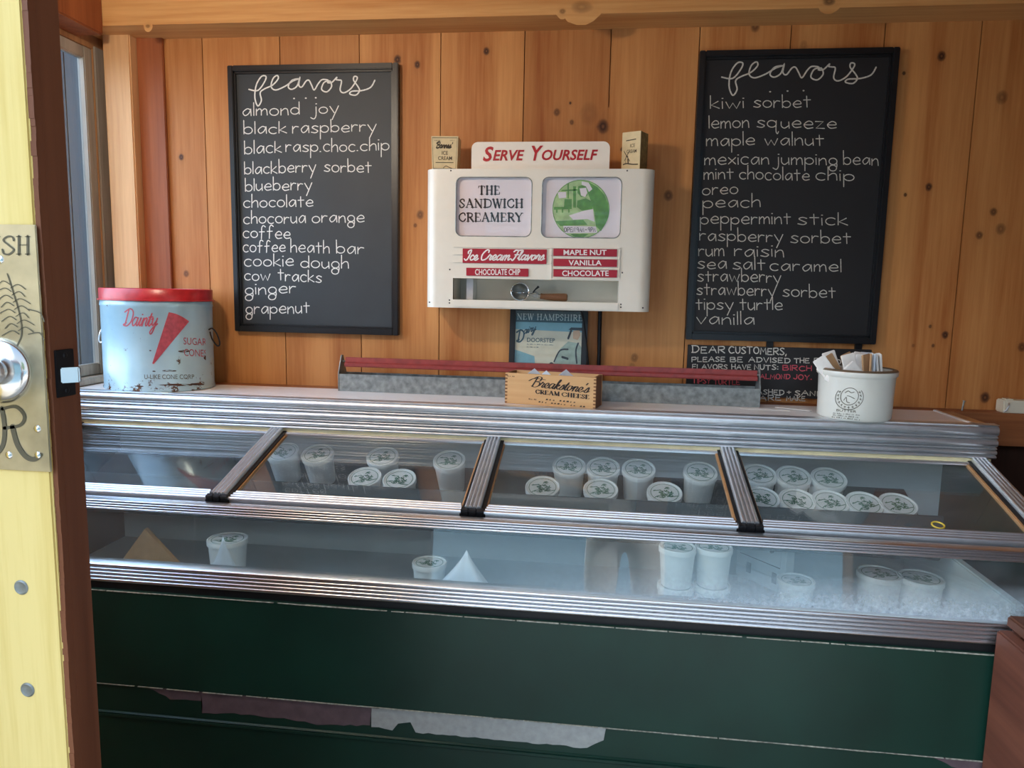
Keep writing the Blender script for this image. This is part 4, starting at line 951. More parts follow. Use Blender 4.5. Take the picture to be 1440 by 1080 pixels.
# windows: paper sign, print and glass, metal bead
for k, w_ in enumerate(wins):
    x0, x1, z0, z1 = w_
    mb = MB(); mb.prism(rrect(x0-.003, x1+.003, z0-.003, z1+.003, .02), lambda u, v, t: (u, t, v), YF+.0112, YF+.014); paper = mb.build('sign_paper', M['poster_white'], db)
    mb = MB(); mb.tube([(u, YF+.0005, v) for u, v in rrect(x0, x1, z0, z1, .018)], .0016, 6, True); mb.build('window_bead', M['galv'], db, smooth=True)
    fw_ = photo_plane(YF+.0104)
    if k == 0:
        mb = MB()
        for tx, xa, xb, yb in (('THE', 673, 702.5, 273.5), ('SANDWICH', 646.5, 735.5, 292), ('CREAMERY', 646, 735.5, 311.5)):
            add_strokes(mb, fit(strokes(tx, 'serif', gap=.08), xa, xb, yb, yb, -12), 2.5, fw_)
        mb.build('sign_lettering', M['black_ink'], paper)
    else:
        cx, cy, r_ = 817, 294, 39.5; f2 = photo_plane(YF+.0106); f3 = photo_plane(YF+.0104); f4 = photo_plane(YF+.0101)
        mb = MB(); circ = arc(cx, cy, r_, r_+1.5, 0, 360, 48)[:-1]
        mb.bm.faces.new([mb.bm.verts.new(f2(x, y)) for x, y in circ]); mb.build('round_print', M['green_print_light'], paper)
        def poly(mb, pts, fn): mb.bm.faces.new([mb.bm.verts.new(fn(x, y)) for x, y in pts])
        mb = MB()
        poly(mb, [(828, 256), (840, 263), (850, 274), (855, 286), (856, 300), (852, 314), (845, 325), (838, 318), (836, 300), (832, 285), (826, 270)], f3)
        poly(mb, [(779, 291), (804, 291), (804, 294), (779, 295)], f3); poly(mb, [(794, 280), (804, 280), (804, 291), (793, 291)], f3)
        poly(mb, [(781, 311), (820, 309), (826, 316), (788, 318)], f3); poly(mb, [(806, 262), (810, 262), (810, 292), (806, 292)], f3)
        poly(mb, [(812, 282), (824, 279), (834, 284), (833, 297), (818, 296), (811, 291)], f3); poly(mb, [(813, 262), (822, 259), (827, 266), (826, 275), (817, 277), (812, 271)], f3)
        poly(mb, [(798, 259), (800, 257), (800, 279), (798, 279)], f3); poly(mb, [(790, 267), (812, 266), (812, 268), (789, 269)], f3); poly(mb, [(802, 329), (828, 329), (820, 334), (808, 333)], f3)
        for tx in (782, 790, 799): poly(mb, [(tx, 294), (tx+2, 294), (tx+2, 299), (tx, 299)], f3)
        add_strokes(mb, [(arc(cx, cy, r_, r_+1.2, 0, 360, 48), 1)], 1.0, f4)
        mb.build('print_drawing', M['green_print'], paper)
        mb = MB(); poly(mb, [(815, 265), (824, 264), (826, 271), (823, 277), (817, 275)], f4); poly(mb, [(800, 303), (822, 296), (834, 294), (836, 312), (826, 308), (806, 309)], f4); poly(mb, [(818, 255), (828, 257), (833, 266), (828, 270), (824, 262), (818, 260)], f4); poly(mb, [(784, 270), (796, 270), (796, 278), (786, 279)], f4)
        poly(mb, [(792, 317.5), (838, 318.5), (840, 327.5), (794, 328)], f4)
        mb.build('print_highlights', M['poster_white'], paper)
        mb = MB(); f5 = photo_plane(YF+.0097)
        for wtx, xa, xb in (('OPEN', 793.5, 808.5), ('9AM', 811, 821), ('-', 823, 825), ('9PM', 827, 837)):
            if wtx[0] == '9':
                add_strokes(mb, [(arc(xa+1.3, 321.6, 1.3, 1.6, 0, 360, 10), 1), ([(xa+2.6, 321.6), (xa+2.2, 326)], 1)], .8, f5); add_strokes(mb, fit(strokes(wtx[1:], 'hand'), xa+4, xb, 326, 326, -6), .8, f5)
            else: add_strokes(mb, fit(strokes(wtx, 'hand'), xa, xb, 326, 326, -6), .9, f5)
        mb.build('opening_hours', M['black_ink'], paper)
    mb = MB(); mb.prism(rrect(x0+.0005, x1-.0005, z0+.0005, z1-.0005, .018), lambda u, v, t: (u, t, v), YF+.004, YF+.0055); mb.build('window_glass', M['sign_glass'], db)
# track strips and red flavor cards
f_tr = lambda x, y, Y=YF: P(x, y, Y)
mb = MB()
for y in (347, 357.5, 368.5):
    a = P(637, y, YF); b = P(776, y+1, YF); mb.box(a.x, b.x, YF-.003, YF, a.z-.0012, a.z+.0012)
for y in (348.5, 363, 377.5, 391.5):
    a = P(777.5, y, YF); b = P(872, y+1, YF); mb.box(a.x, b.x, YF-.003, YF, a.z-.0012, a.z+.0012)
for x in (776, 872): a = P(x, 348, YF); b = P(x, 391, YF); mb.box(a.x-.0012, a.x+.0012, YF-.003, YF, b.z, a.z)
mb.build('card_track', M['enamel'], db)
for (xa, ya, xb, yb, tx, kind) in ((651, 349.5, 768.5, 371.5, 'Ice Cream Flavors', 'curs'), (656, 376.5, 743, 389, 'CHOCOLATE CHIP', 'blk'), (778.5, 349.5, 867.5, 361, 'MAPLE NUT', 'blk'), (778.5, 364, 867.5, 375.5, 'VANILLA', 'blk'), (778.5, 378.5, 867.5, 390.5, 'CHOCOLATE', 'blk')):
    a = P(xa, ya, YF); b = P(xb, yb, YF); mb = MB(); mb.box(a.x, b.x, YF-.0036, YF-.0006, b.z, a.z); card = mb.build('flavor_card', M['red'], db, .0003)
    card['label'] = 'red card reading ' + tx
    fc = photo_plane(YF-.0044); mb = MB()
    if kind == 'curs':
        for wtx, p, q in (('Ice', 653, 672.5), ('Cream', 677, 717.5), ('Flavors', 719, 765.5)):
            add_strokes(mb, fit(strokes(wtx, 'curs', slant=.35), p, q, 365.5, 366, -7.2), 1.9, fc)
    else:
        pad = {'CHOCOLATE CHIP': (668, 731.5), 'MAPLE NUT': (792.5, 853), 'VANILLA': (799.5, 846), 'CHOCOLATE': (790.5, 856)}[tx]
        add_block(mb, tx, pad[0], pad[1], yb-2.2, yb-2.2, -(yb-ya-4), fc, bold=.02)
    mb.build('card_lettering', M['white_letter'], card)
for x, y in ((634, 240), (882, 240), (632.5, 379), (875, 383.5), (632, 422), (632, 426), (873, 428), (873, 432), (904, 433), (604, 425)):
    c = P(x, y, YF); mb = MB(); mb.sphere((c.x, YF, c.z), .0022, 6, (1, .5, 1)); mb.build('screw', M['black_ink'], db, smooth=True)
# scoop resting in the niche
sp_ = P(744, 424, -.10)
sc = thing('ice_cream_scoop', 'old metal ice cream scoop with a worn wooden handle lying in the display box niche', 'scoop', (P(731, 410, -.10).x, -.095, nz0))
c = Vector((0, 0, .026)); mat_ = Matrix.Translation(c) @ Matrix.Rotation(R_(80), 4, 'X') @ Matrix.Rotation(R_(12), 4, 'Y')
mb = MB(); mb.lathe([(.026, 0), (.0265, .001), (.025, -.010), (.018, -.020), (.008, -.025), (0, -.026)][::-1]+[(.0245, .0), (.0235, -.009), (.017, -.018), (0, -.0235)], 36, mat=mat_ @ Matrix.Rotation(0, 4, 'X'))
mb.build('scoop_bowl', M['galv'], sc, smooth=True, world=False)
mb = MB(); mb.tube([mat_ @ Vector((.0258*cos(a*pi/20), .0258*sin(a*pi/20), 0)) for a in range(40)], .0016, 8, True); mb.tube([mat_ @ Vector((.0225*cos(a*pi/20), 0, -.0225*sin(a*pi/20)*1.0+.001)) for a in range(21)], .0014, 6); mb.build('bowl_rim', M['chrome'], sc, smooth=True, world=False)
mb = MB(); mb.tube([(.024, .0, .018), (.045, .0, .016), (.062, .0, .014)], [.004, .0035, .0055], 10); mb.tube([(.03, -.002, .022), (.045, -.003, .026), (.055, -.003, .020)], .0022, 8); mb.box(.040, .054, -.006, .006, .010, .020)
mb.build('scoop_shank', M['galv'], sc, smooth=True, world=False)
mb = MB(); mb.tube([(.038, -.004, .024), (.046, -.005, .034), (.055, -.005, .042)], [.0022, .0022, .0034], 8); mb.build('thumb_lever', M['black_iron'], sc, smooth=True, world=False)
mb = MB(); mb.tube([(.060, 0, .0145), (.066, 0, .0135), (.080, 0, .0125), (.105, 0, .0120), (.130, 0, .0118), (.137, 0, .0116), (.139, 0, .0115)], [.0085, .0080, .0090, .0110, .0115, .0105, .006], 16); mb.build('scoop_handle', M['scoop_wood'], sc, smooth=True, world=False)
# cartons on top
def carton(label, px0, px1, pyt, rz, text, taper, depth, sidemat, face):
    a = P(px0, pyt, -.12); b = P(px1, pyt, -.12); w_ = b.x-a.x; h_ = a.z-bz1
    t = thing('ice_cream_carton', label, 'carton', ((a.x+b.x)/2, -.085, bz1+.0006), (0, 0, rz), 'vintage cartons on the display box')
    mb = MB(); v = [mb.bm.verts.new(p) for p in ((-w_/2*taper, -depth/2, 0), (w_/2*taper, -depth/2, 0), (w_/2*taper, depth/2, 0), (-w_/2*taper, depth/2, 0), (-w_/2, -depth/2, h_), (w_/2, -depth/2, h_), (w_/2, depth/2, h_), (-w_/2, depth/2, h_))]
    for f in ((0, 3, 2, 1), (4, 5, 6, 7), (0, 1, 5, 4), (1, 2, 6, 5), (2, 3, 7, 6), (3, 0, 4, 7)): mb.bm.faces.new([v[i] for i in f])
    mb.build('carton_body', face, t, .0006, world=False)
    mb = MB(); mb.face([(w_/2*taper+.0003, -depth/2+.001, .001), (w_/2*taper+.0003, depth/2-.001, .001), (w_/2+.0003, depth/2-.001, h_-.001), (w_/2+.0003, -depth/2+.001, h_-.001)]); mb.build('carton_side_panel', sidemat, t, world=False)
    mb = MB(); f = lambda u, v: (u*w_/2, -depth/2-.0005, v*h_)
    if text == 'full':
        add_strokes(mb, [([(-.82, .06), (-.92, .95), (.92, .95), (.82, .06), (-.82, .06)], 1)], .025, f)
        add_strokes(mb, fit(strokes("Barnes'", 'curs', slant=.3), -.62, .6, .66, .66, .085), .045, f)
        add_block(mb, 'ICE', -.2, .24, .46, .46, .11, f, .01); add_block(mb, 'CREAM', -.48, .55, .31, .31, .11, f, .01)
        add_strokes(mb, [([(-.65, .24), (.65, .24)], 1), (spline([(-.1, .08), (.1, .14), (.35, .1), (.6, .06)]), 1)], .02, f)
        add_ticks(mb, -.75, -.35, .86, .86, .03, f); add_ticks(mb, .4, .72, .86, .86, .03, f)
    else:
        add_strokes(mb, [([(-.55, .78), (.5, .80)], .8)], .03, f)
        add_block(mb, 'ICE', -.1, .4, .60, .60, .09, f, .005); add_block(mb, 'CREAM', -.45, .6, .46, .46, .09, f, .005)
        add_strokes(mb, [(spline([(-.8, .18), (-.4, .2), (.2, .17), (.8, .16)]), 1), ([(-.55, .2), (-.5, .38), (-.3, .38), (-.2, .2)], 1), ([(-.75, .52), (-.1, .26)], 1), ([(-.2, .5), (-.65, .28)], 1), ([(-.3, .3), (-.25, .22)], 3)], .03, f)
    mb.build('carton_print', M['carton_ink'], t, world=False)
    return t
carton('vintage cream ice cream carton standing on the left end of the display box', 605, 643, 191, R_(3), 'full', .93, .055, M['carton'], M['carton'])
carton('yellowish dark-sided ice cream carton on the right end of the display box', 880, 909, 184, R_(-27), 'half', 1.0, .05, M['carton_side'], M['carton'])

# ================================================================== THINGS ON THE SHELF
# sugar cone tin
TX, TY, TRX, TRY, TH = -.088, -.150, .163, .136, .262
tn = thing('storage_tin', 'pale blue sugar cone tin with a red lid on the left counter end', 'tin', (TX, TY, SH+.0005))
mb = MB(); mb.lathe([(0, .002), (.985, 0), (1.0, .003), (1.0, .006), (.985, .010), (.985, TH-.018), (1.0, TH-.014), (.99, TH-.006), (.985, TH), (0, TH)], 72, TRX, TRY); mb.build('tin_body', M['tin'], tn, smooth=True, world=False, ang=60)
mb = MB(); mb.lathe([(1.0, TH+.002), (1.03, TH+.001), (1.03, TH+.004), (1.0, TH+.005), (1.0, TH+.034), (.985, TH+.036), (.97, TH+.032), (0, TH+.032)], 72, TRX, TRY); mb.build('tin_lid', M['tin_red'], tn, smooth=True, world=False, ang=50)
for s_ in (-1, 1):
    mb = MB(); x = s_*TRX
    mb.tube(spline([(x-.0*s_, 0, .178), (x+.012*s_, 0, .182), (x+.026*s_, .0, .165), (x+.034*s_, 0, .138), (x+.026*s_, 0, .130), (x+.010*s_, 0, .150), (x+.004*s_, 0, .172)], 5), .0022, 8); mb.build('wire_handle', M['alu'] if s_ < 0 else M['black_iron'], tn, smooth=True, world=False)
def tinmap(x, y, k=1.0035): return on_round(x, y, TX, TY, TRX*.985, TRY*.985, k)
mb = MB(); add_strokes(mb, fit(strokes('Dainty', 'curs', slant=.35), 176, 224, 458, 459, -12), 1.8, tinmap)
mb.build('tin_lettering', M['tin_print'], tn)
mb = MB()
cone = [(240, 439), (247, 441), (256, 445), (263, 448), (268, 452), (216, 512), (214, 511)]
gr = []
for i in range(13):
    t = i/12; a = (240+(214-240)*t, 439+(511-439)*t); b = (268+(216-268)*t, 452+(512-452)*t); gr.append([tuple(a[q]+(b[q]-a[q])*k/6+(-4*(1-t)*sin(pi*k/6) if q else 0)*.6 for q in (0, 1)) for k in range(7)])
mb.flat([p for r in gr for p in r], [(i*7+k, i*7+k+1, (i+1)*7+k+1, (i+1)*7+k) for i in range(12) for k in range(6)], tinmap)
add_block(mb, 'SUGAR', 259, 291, 484.5, 486, -10, tinmap); add_block(mb, 'CONES', 259, 291, 500.5, 502, -10, tinmap)
mb.build('tin_print', M['tin_print'], tn)
mb = MB(); add_block(mb, 'U-LIKE CONE CORP', 202, 272, 533, 533, -6.5, tinmap); mb.build('tin_maker_lettering', M['etched'], tn)
mb = MB(); q = random.Random(12)
for cx, cy, rx, ry in ((258, 494, 12, 1.8), (290, 503, 4, 5), (238, 521.5, 14, 1.5), (216, 522, 3, 1), (212, 493, 2, 1), (250, 541, 30, 2.2), (195, 543, 8, 1.2), (275, 540, 12, 2), (296, 498, 1.5, 3)):
    o = [(cx+rx*cos(a*pi/8)*q.uniform(.55, 1), cy+ry*sin(a*pi/8)*q.uniform(.5, 1)) for a in range(16)]
    mb.bm.faces.new([mb.bm.verts.new(tinmap(x, y, 1.004)) for x, y in o])
bmesh.ops.triangulate(mb.bm, faces=mb.bm.faces[:]); mb.build('rust_spots', M['rust'], tn)

# galvanised trough with red bar
tr0 = PZ(486, 546, SH); tr1 = PZ(1066, 572, SH)
TYa, TYb = -.105, -.127
ta = math.atan2(TYb-TYa, tr1.x-tr0.x); TL = (tr1.x-tr0.x)/cos(ta)
tr = thing('feed_trough', 'long galvanised feeding trough with a dull red bar across its ends', 'trough', ((tr0.x+tr1.x)/2, (TYa+TYb)/2, SH+.0005), (0, 0, ta))
hl = TL/2; D = .062; hT = .052
mb = MB(); th = .0018
mb.extx([(0, 0), (D, 0), (D, hT), (D-th, hT), (D-th, th), (th, th), (th, hT-.003), (-.003, hT), (0, hT+.002), (.002, hT)][:0] or [(0, 0), (D, 0), (D, hT), (D-th, hT), (D-th, th), (th, th), (th, hT), (0, hT)], -hl, hl); mb.build('trough_pan', M['galv'], tr, world=False)
for s_ in (-1, 1):
    x = s_*hl; mb = MB(); mb.prism([(-.002, 0), (D+.002, 0), (D+.002, hT), (D*.62, hT+.055), (D*.38, hT+.055), (-.002, hT+.004)], lambda u, v, t: (t, u, v), x-.0015, x+.0015); mb.build('end_plate', M['galv'], tr, .0005, world=False)
zb_ = hT+.020
mb = MB(); mb.extx([(D*.5-.015, zb_+.004), (D*.5-.014, zb_), (D*.5+.014, zb_), (D*.5+.015, zb_+.004), (D*.5+.002, zb_+.029), (D*.5-.004, zb_+.029), (D*.5-.006, zb_+.015), (D*.5-.014, zb_+.012)], -hl+.012, hl-.005); mb.build('red_bar', M['red_bar'], tr, .0012, world=False)
for s_ in (-1, 1): mb = MB(); mb.tube([(s_*(hl+.004), D*.5, zb_+.016), (s_*(hl-.02), D*.5, zb_+.016)], .003, 8); mb.build('pivot_pin', M['galv'], tr, world=False)

# framed picture behind the trough
fr0 = P(716, 470, -.035); frx1 = P(826, 470, -.035).x
fw_, fh_ = frx1-fr0.x, .275
pf = thing('framed_picture', 'black framed dairy poster leaning on the wall behind the trough', 'picture frame', ((fr0.x+frx1)/2, -.046, 1.3085), (R_(-6), 0, 0))
mb = MB(); b_ = .017
for a, b, c, d_ in ((-fw_/2, -fw_/2+b_, 0, fh_), (fw_/2-b_, fw_/2, 0, fh_), (-fw_/2+b_, fw_/2-b_, fh_-b_*1.2, fh_), (-fw_/2+b_, fw_/2-b_, 0, b_)): mb.box(a, b, 0, .016, c, d_)
mb.build('frame', M['black_frame'], pf, .002, world=False)
mb = MB(); iw_ = fw_/2-b_; mb.box(-iw_, iw_, .009, .014, b_, fh_-b_*1.2); pic = mb.build('poster', M['poster_cream'], pf, world=False)
ih0, ih1 = b_, fh_-b_*1.2
pp = lambda Y: (lambda u, v: (-iw_+u*2*iw_, Y, ih0+v*(ih1-ih0)))
def pq(mb, pts, fn): mb.bm.faces.new([mb.bm.verts.new(fn(*p)) for p in pts])
mb = MB(); pq(mb, [(0, .855), (1, .855), (1, 1), (0, 1)], pp(.0087)); mb.build('poster_banner', M['poster_teal'], pic, world=False)
mb = MB(); pq(mb, [(0, .76), (1, .74), (1, .855), (0, .855)], pp(.0087)); pq(mb, [(0, .0), (.35, 0), (.30, .42), (0, .5)], pp(.0087)); mb.build('poster_sky', M['poster_blue'], pic, world=False)
mb = MB(); pw = 2*iw_
add_strokes(mb, [([(p[0], p[1]) for p in pl], w) for pl, w in fit(strokes('NEW', 'serif', gap=.1), .02, .27, .885, .885, .075)], .012, pp(.0082)); add_strokes(mb, fit(strokes('HAMPSHIRE', 'serif', gap=.1), .32, 1.0, .885, .885, .075), .012, pp(.0082))
mb.build('poster_heading', M['poster_ltext'], pic, world=False)
mb = MB(); add_strokes(mb, fit(strokes('D', 'curs', slant=.1), .02, .13, .60, .60, .075), .022, pp(.0082)); add_strokes(mb, fit(strokes('airy', 'curs', slant=.2), .13, .31, .70, .75, .05), .014, pp(.0082))
add_block(mb, 'DOORSTEP', .18, .60, .60, .60, .055, pp(.0082), .01); add_ticks(mb, .18, .58, .565, .565, .015, pp(.0082)); add_ticks(mb, .18, .36, .53, .53, .015, pp(.0082)); mb.build('poster_lettering', M['poster_teal'], pic, world=False)
mb = MB(); pq(mb, [(.58, .3), (.68, .52), (.80, .62), (.95, .6), (1, .55), (1, 0), (.5, 0), (.52, .15)], pp(.0084)); mb.build('poster_coat', M['milk_coat'], pic, world=False)
mb = MB(); pq(mb, [(.87, .66), (.87, .76), (.97, .765), (.98, .70), (.94, .64)], pp(.0083)); pq(mb, [(.52, .22), (.58, .24), (.6, .30), (.54, .3)], pp(.0083)); mb.build('poster_face', M['skin_print'], pic, world=False)
mb = MB(); pq(mb, [(.80, .77), (.84, .80), (1.0, .80), (1.0, .76)], pp(.0081)); add_strokes(mb, [([(.84, .76), (.80, .66)], 1.5), (spline([(.6, .36), (.68, .5), (.8, .52)]), 1), ([(.72, .42), (.80, .40)], 1.5), (spline([(.95, .6), (.92, .5), (.94, .35)]), 1.2), (spline([(.52, .3), (.56, .33), (.6, .3)]), 2)], .02, pp(.0081)); mb.build('poster_lines', M['black_ink'], pic, world=False)
mb = MB(); mb.box(-iw_, iw_, .0045, .006, ih0, ih1); mb.build('picture_glass', M['sign_glass'], pf, world=False)

# cables hanging below the display box
mb = MB(); mb.tube([P(844, 438, -.012)+Vector((0, 0, .04)), P(843, 470, -.012), P(842, 512, -.012), P(841, 545, -.012)], .006, 8)
tag(mb.build('hanging_cable', M['black_iron'], smooth=True), 'black cable conduit hanging straight down below the display box', 'cable')
mb = MB(); mb.tube(spline([P(817, 437, -.03), P(821, 455, -.03), P(824, 480, -.03), P(827, 512, -.03), P(828, 545, -.03)], 4), .0028, 8)
tag(mb.build('hanging_cable', M['black_rubber'], smooth=True), 'thin black cable beside the picture frame, below the display box', 'cable')

# cream cheese box
bl = PZ(710, 567, SH); br = PZ(837, 576, SH)
ba = math.atan2(br.y-bl.y, br.x-bl.x); BL = (br-bl).length; BD = .085; BH = .086
wbx = thing('wooden_box', 'small finger-jointed wooden cream cheese box holding folded papers', 'wooden box', (bl.x, bl.y, SH+.0005), (0, 0, ba))
mb = MB(); tk = .007
mb.box(0, BL, 0, tk, 0, BH); fp_ = mb.build('front_board', M['boxwood'], wbx, .0006, world=False)
mb = MB(); mb.box(0, BL, BD-tk, BD, 0, BH); mb.build('back_board', M['boxwood'], wbx, .0006, world=False)
for xx in (0.0004, BL-tk-.0004):
    mb = MB(); mb.box(xx, xx+tk, tk, BD-tk, 0, BH); mb.build('end_board', M['boxwood_dark'], wbx, .0004, world=False)
mb = MB(); mb.box(tk, BL-tk, tk, BD-tk, 0, .006); mb.build('bottom_board', M['boxwood'], wbx, world=False)
mb = MB(); fb = lambda u, v: (u*BL, -.0005, v*BH)
add_strokes(mb, fit(strokes("Breakstone's", 'curs', slant=.45), .30, .93, .60, .50, .17), .017, fb)
add_strokes(mb, [(spline([(.27, .78), (.33, .86), (.45, .84)]), 1)], .017, fb)
add_strokes(mb, fit(strokes('CREAM', 'serif', gap=.1), .35, .61, .38, .35, .13), .018, fb)
add_strokes(mb, fit(strokes('C', 'serif'), .64, .69, .345, .34, .13), .018, fb); add_strokes(mb, fit(strokes('HEESE', 'serif', gap=.1), .70, .93, .34, .31, .13), .018, fb)
add_ticks(mb, .46, .80, .19, .16, .05, fb); add_ticks(mb, .38, .9, .10, .04, .045, fb); add_ticks(mb, .27, .36, .17, .165, .05, fb)
add_ticks(mb, .02, .11, .88, .87, .04, fb)
mb.build('box_lettering', M['burnt'], fp_, world=False)
mb = MB()
for k in range(9): z = BH*(k+.15)/9; mb.box(-.0004, .0065, -.0004, .002, z, z+BH/22); mb.box(BL-.0065, BL+.0004, -.0004, .002, z, z+BH/22)
mb.build('finger_joint', M['boxwood_dark'], wbx, world=False)
mwb = Matrix.Translation(wbx.location) @ Matrix.Rotation(ba, 4, 'Z')
for u, z, rz, lab in ((.27, .050, .1, 'leftmost folded white paper poking out of the wooden box'), (.42, .046, -.3, 'middle folded white paper poking out of the wooden box'), (.62, .052, .2, 'rightmost folded white paper poking out of the wooden box')):
    c = mwb @ Vector((u*BL, BD*.5, .0066)); pk = None
    mb = MB(); s_ = .028; ht = z+.030+.012
    mb.prism([(-s_, 0), (s_, 0), (s_, ht-.024), (.002, ht), (-s_, ht-.024)], lambda a, b, t: tuple((mwb @ Vector((u*BL, BD*.5, .0066)) + Matrix.Rotation(rz, 3, 'Z') @ Vector((a, t-.18*b+.006, b)))), -.0012, .0012)
    o = mb.build('folded_paper', M['paper_blue']); tag(o, lab, 'paper', 'folded papers in the wooden box')

# butter crock
cc = PZ(1200, 594, SH); CR = .094; CX = P(1203, 560, -.24).x; CY = -.235; CH = .130
ck = thing('stoneware_crock', 'grey-white stoneware butter crock full of paper packets near the right end of the counter', 'crock', (CX, CY, SH+.0005))
mb = MB(); mb.lathe([(0, 0), (.90*CR, 0), (.955*CR, .006), (.97*CR, CH*.5), (.985*CR, CH*.84), (1.0*CR, CH*.86), (1.035*CR, CH*.88), (1.04*CR, CH*.96), (1.01*CR, CH*.99), (.93*CR, CH), (.90*CR, CH*.97), (.88*CR, .02), (0, .015)], 64); mb.build('crock_body', M['stoneware'], ck, smooth=True, world=False, ang=60)
mb = MB(); mb.lathe([(1.035*CR, CH*.965), (1.012*CR, CH*.993), (.97*CR, CH*1.004), (.925*CR, CH*1.002), (.91*CR, CH*.98)], 64); mb.build('crock_rim', M['stone_rim'], ck, smooth=True, world=False)
def crmap(x, y, k=1.004): return on_round(x, y, CX, CY, CR*.978, CR*.978, k)
k_ = 150/1440
mb = MB(); X_ = lambda a: 1130+a*k_; Y_ = lambda b: 490+b*k_*.998
add_strokes(mb, [(arc(X_(632), Y_(650), 12.5, 12, 0, 360, 40), 1), (arc(X_(632), Y_(665), 19.5, 17, -35, 215, 40), 1)], .9, crmap)
q = random.Random(2)
for a in range(-30, 211, 20):
    t = R_(a); cx, cy = X_(632)+16*cos(t), Y_(660)+14.5*sin(t); add_strokes(mb, [([(cx-1.4, cy), (cx+1.2, cy+1.3*cos(t))], 1), ([(cx, cy-1.3), (cx+.3, cy+1.5)], 1)], .8, crmap)
add_strokes(mb, [(spline([(X_(570), Y_(600)), (X_(610), Y_(575)), (X_(650), Y_(600)), (X_(690), Y_(590))]), 1), (spline([(X_(600), Y_(640)), (X_(640), Y_(650)), (X_(700), Y_(680))]), 1), (spline([(X_(560), Y_(700)), (X_(590), Y_(660)), (X_(600), Y_(720)), (X_(640), Y_(735))]), 1)], .9, crmap)
add_block(mb, 'BUTTER', X_(470), X_(740), Y_(850), Y_(872), -3.2, crmap)
add_ticks(mb, X_(430), X_(795), Y_(882), Y_(912), -1.8, crmap); add_ticks(mb, X_(430), X_(785), Y_(908), Y_(945), -2.2, crmap); add_ticks(mb, X_(415), X_(800), Y_(935), Y_(975), -2.2, crmap)
mb.build('crock_stamp', M['etched'], ck)
# paper packets standing in the crock
q = random.Random(21)
pks = [(-.062, -.03, -.55, .0, 'paper', 'flattest'), (-.048, -.012, -.75, .1, 'paper', ''), (-.040, .02, -.5, .2, 'kraft', ''), (-.020, -.035, -.25, .1, 'paper', ''), (-.012, .01, -.3, .5, 'kraft', ''), (.002, -.02, .0, .0, 'paper', ''),
       (.008, .03, .1, .3, 'paper', ''), (.026, -.045, .15, 1.2, 'kraft', ''), (.036, -.03, .10, 1.3, 'paper_blue', ''), (.045, -.01, .12, 1.4, 'paper', ''), (.054, -.022, .12, 1.45, 'paper', ''), (.060, .004, .10, 1.5, 'paper', ''), (.028, .035, .05, .2, 'paper_blue', ''), (-.030, -.048, -.95, .0, 'paper', ''), (-.005, -.052, -.7, .1, 'paper', ''), (.014, -.030, -.1, .7, 'kraft', ''), (-.035, .040, -.3, .0, 'paper', ''), (.062, -.018, .1, 1.2, 'paper', '')]
pk_lab = ['white packet lying lowest over the left rim of the crock', 'white packet leaning left, second from the crock\'s left rim', 'tan packet leaning left at the back of the crock', 'white packet leaning left in front of the tan ones in the crock', 'tan packet just left of the crock\'s centre', 'white packet upright at the centre of the crock', 'white packet upright behind the centre of the crock',
          'tan packet at the front right of the crock', 'bluish white packet right of the tan front one in the crock', 'third packet from the crock\'s right rim', 'second packet from the crock\'s right rim', 'packet closest to the crock\'s right rim', 'tallest bluish white packet at the back right of the crock', 'white packet lying almost flat over the front of the crock rim', 'white packet slanting along the front rim near the middle of the crock', 'tan packet tucked behind the front slanting one in the crock', 'white packet leaning left at the very back of the crock', 'thin white packet standing edge-on just inside the crock\'s right rim']
for (dx, dy, ry, rz, mt, _), lab in zip(pks, pk_lab):
    mb = MB(); w_, h_, t_ = .034, .128, .005
    mb.box(-w_/2, w_/2, -t_/2, t_/2, 0, h_); o = mb.build('paper_packet', M[mt], bevel=.0015, world=False)
    tl = ry*1.15; bx_ = max(-.070, min(.070, dx*1.15-sin(tl)*.07))
    o.rotation_euler = (q.uniform(-.12, .05), tl, rz); o.location = (CX+bx_, CY+dy*1.1, SH+.040+max(0, abs(sin(tl))*.02))
    tag(o, lab, 'packet', 'paper packets in the crock')
# loose paper strips on the counter
for (a, b, c, d_), lab in (((1042, 575, 1110, 578), 'long white paper strip lying on the counter left of the crock'), ((1092, 573.5, 1140, 579), 'short white paper strip lying on the counter closest to the crock')):
    p0 = PZ(a, b, SH); p1 = PZ(c, d_, SH); dv = (p1-p0).normalized(); nv = Vector((-dv.y, dv.x, 0))*.010
    mb = MB(); zz = SH+.0008+(0.0012 if a > 1080 else 0)
    mb.prism([(0, 0), (1, 0), (1, 1), (0, 1)], lambda u, v, t: tuple(Vector((0, 0, t))+(p0.lerp(p1, u)+nv*(v*2-1))*1.0-Vector((0, 0, SH))+Vector((0, 0, 0))), zz, zz+.001)
    tag(mb.build('paper_strip', M['paper']), lab, 'paper strip', 'paper strips on the counter')

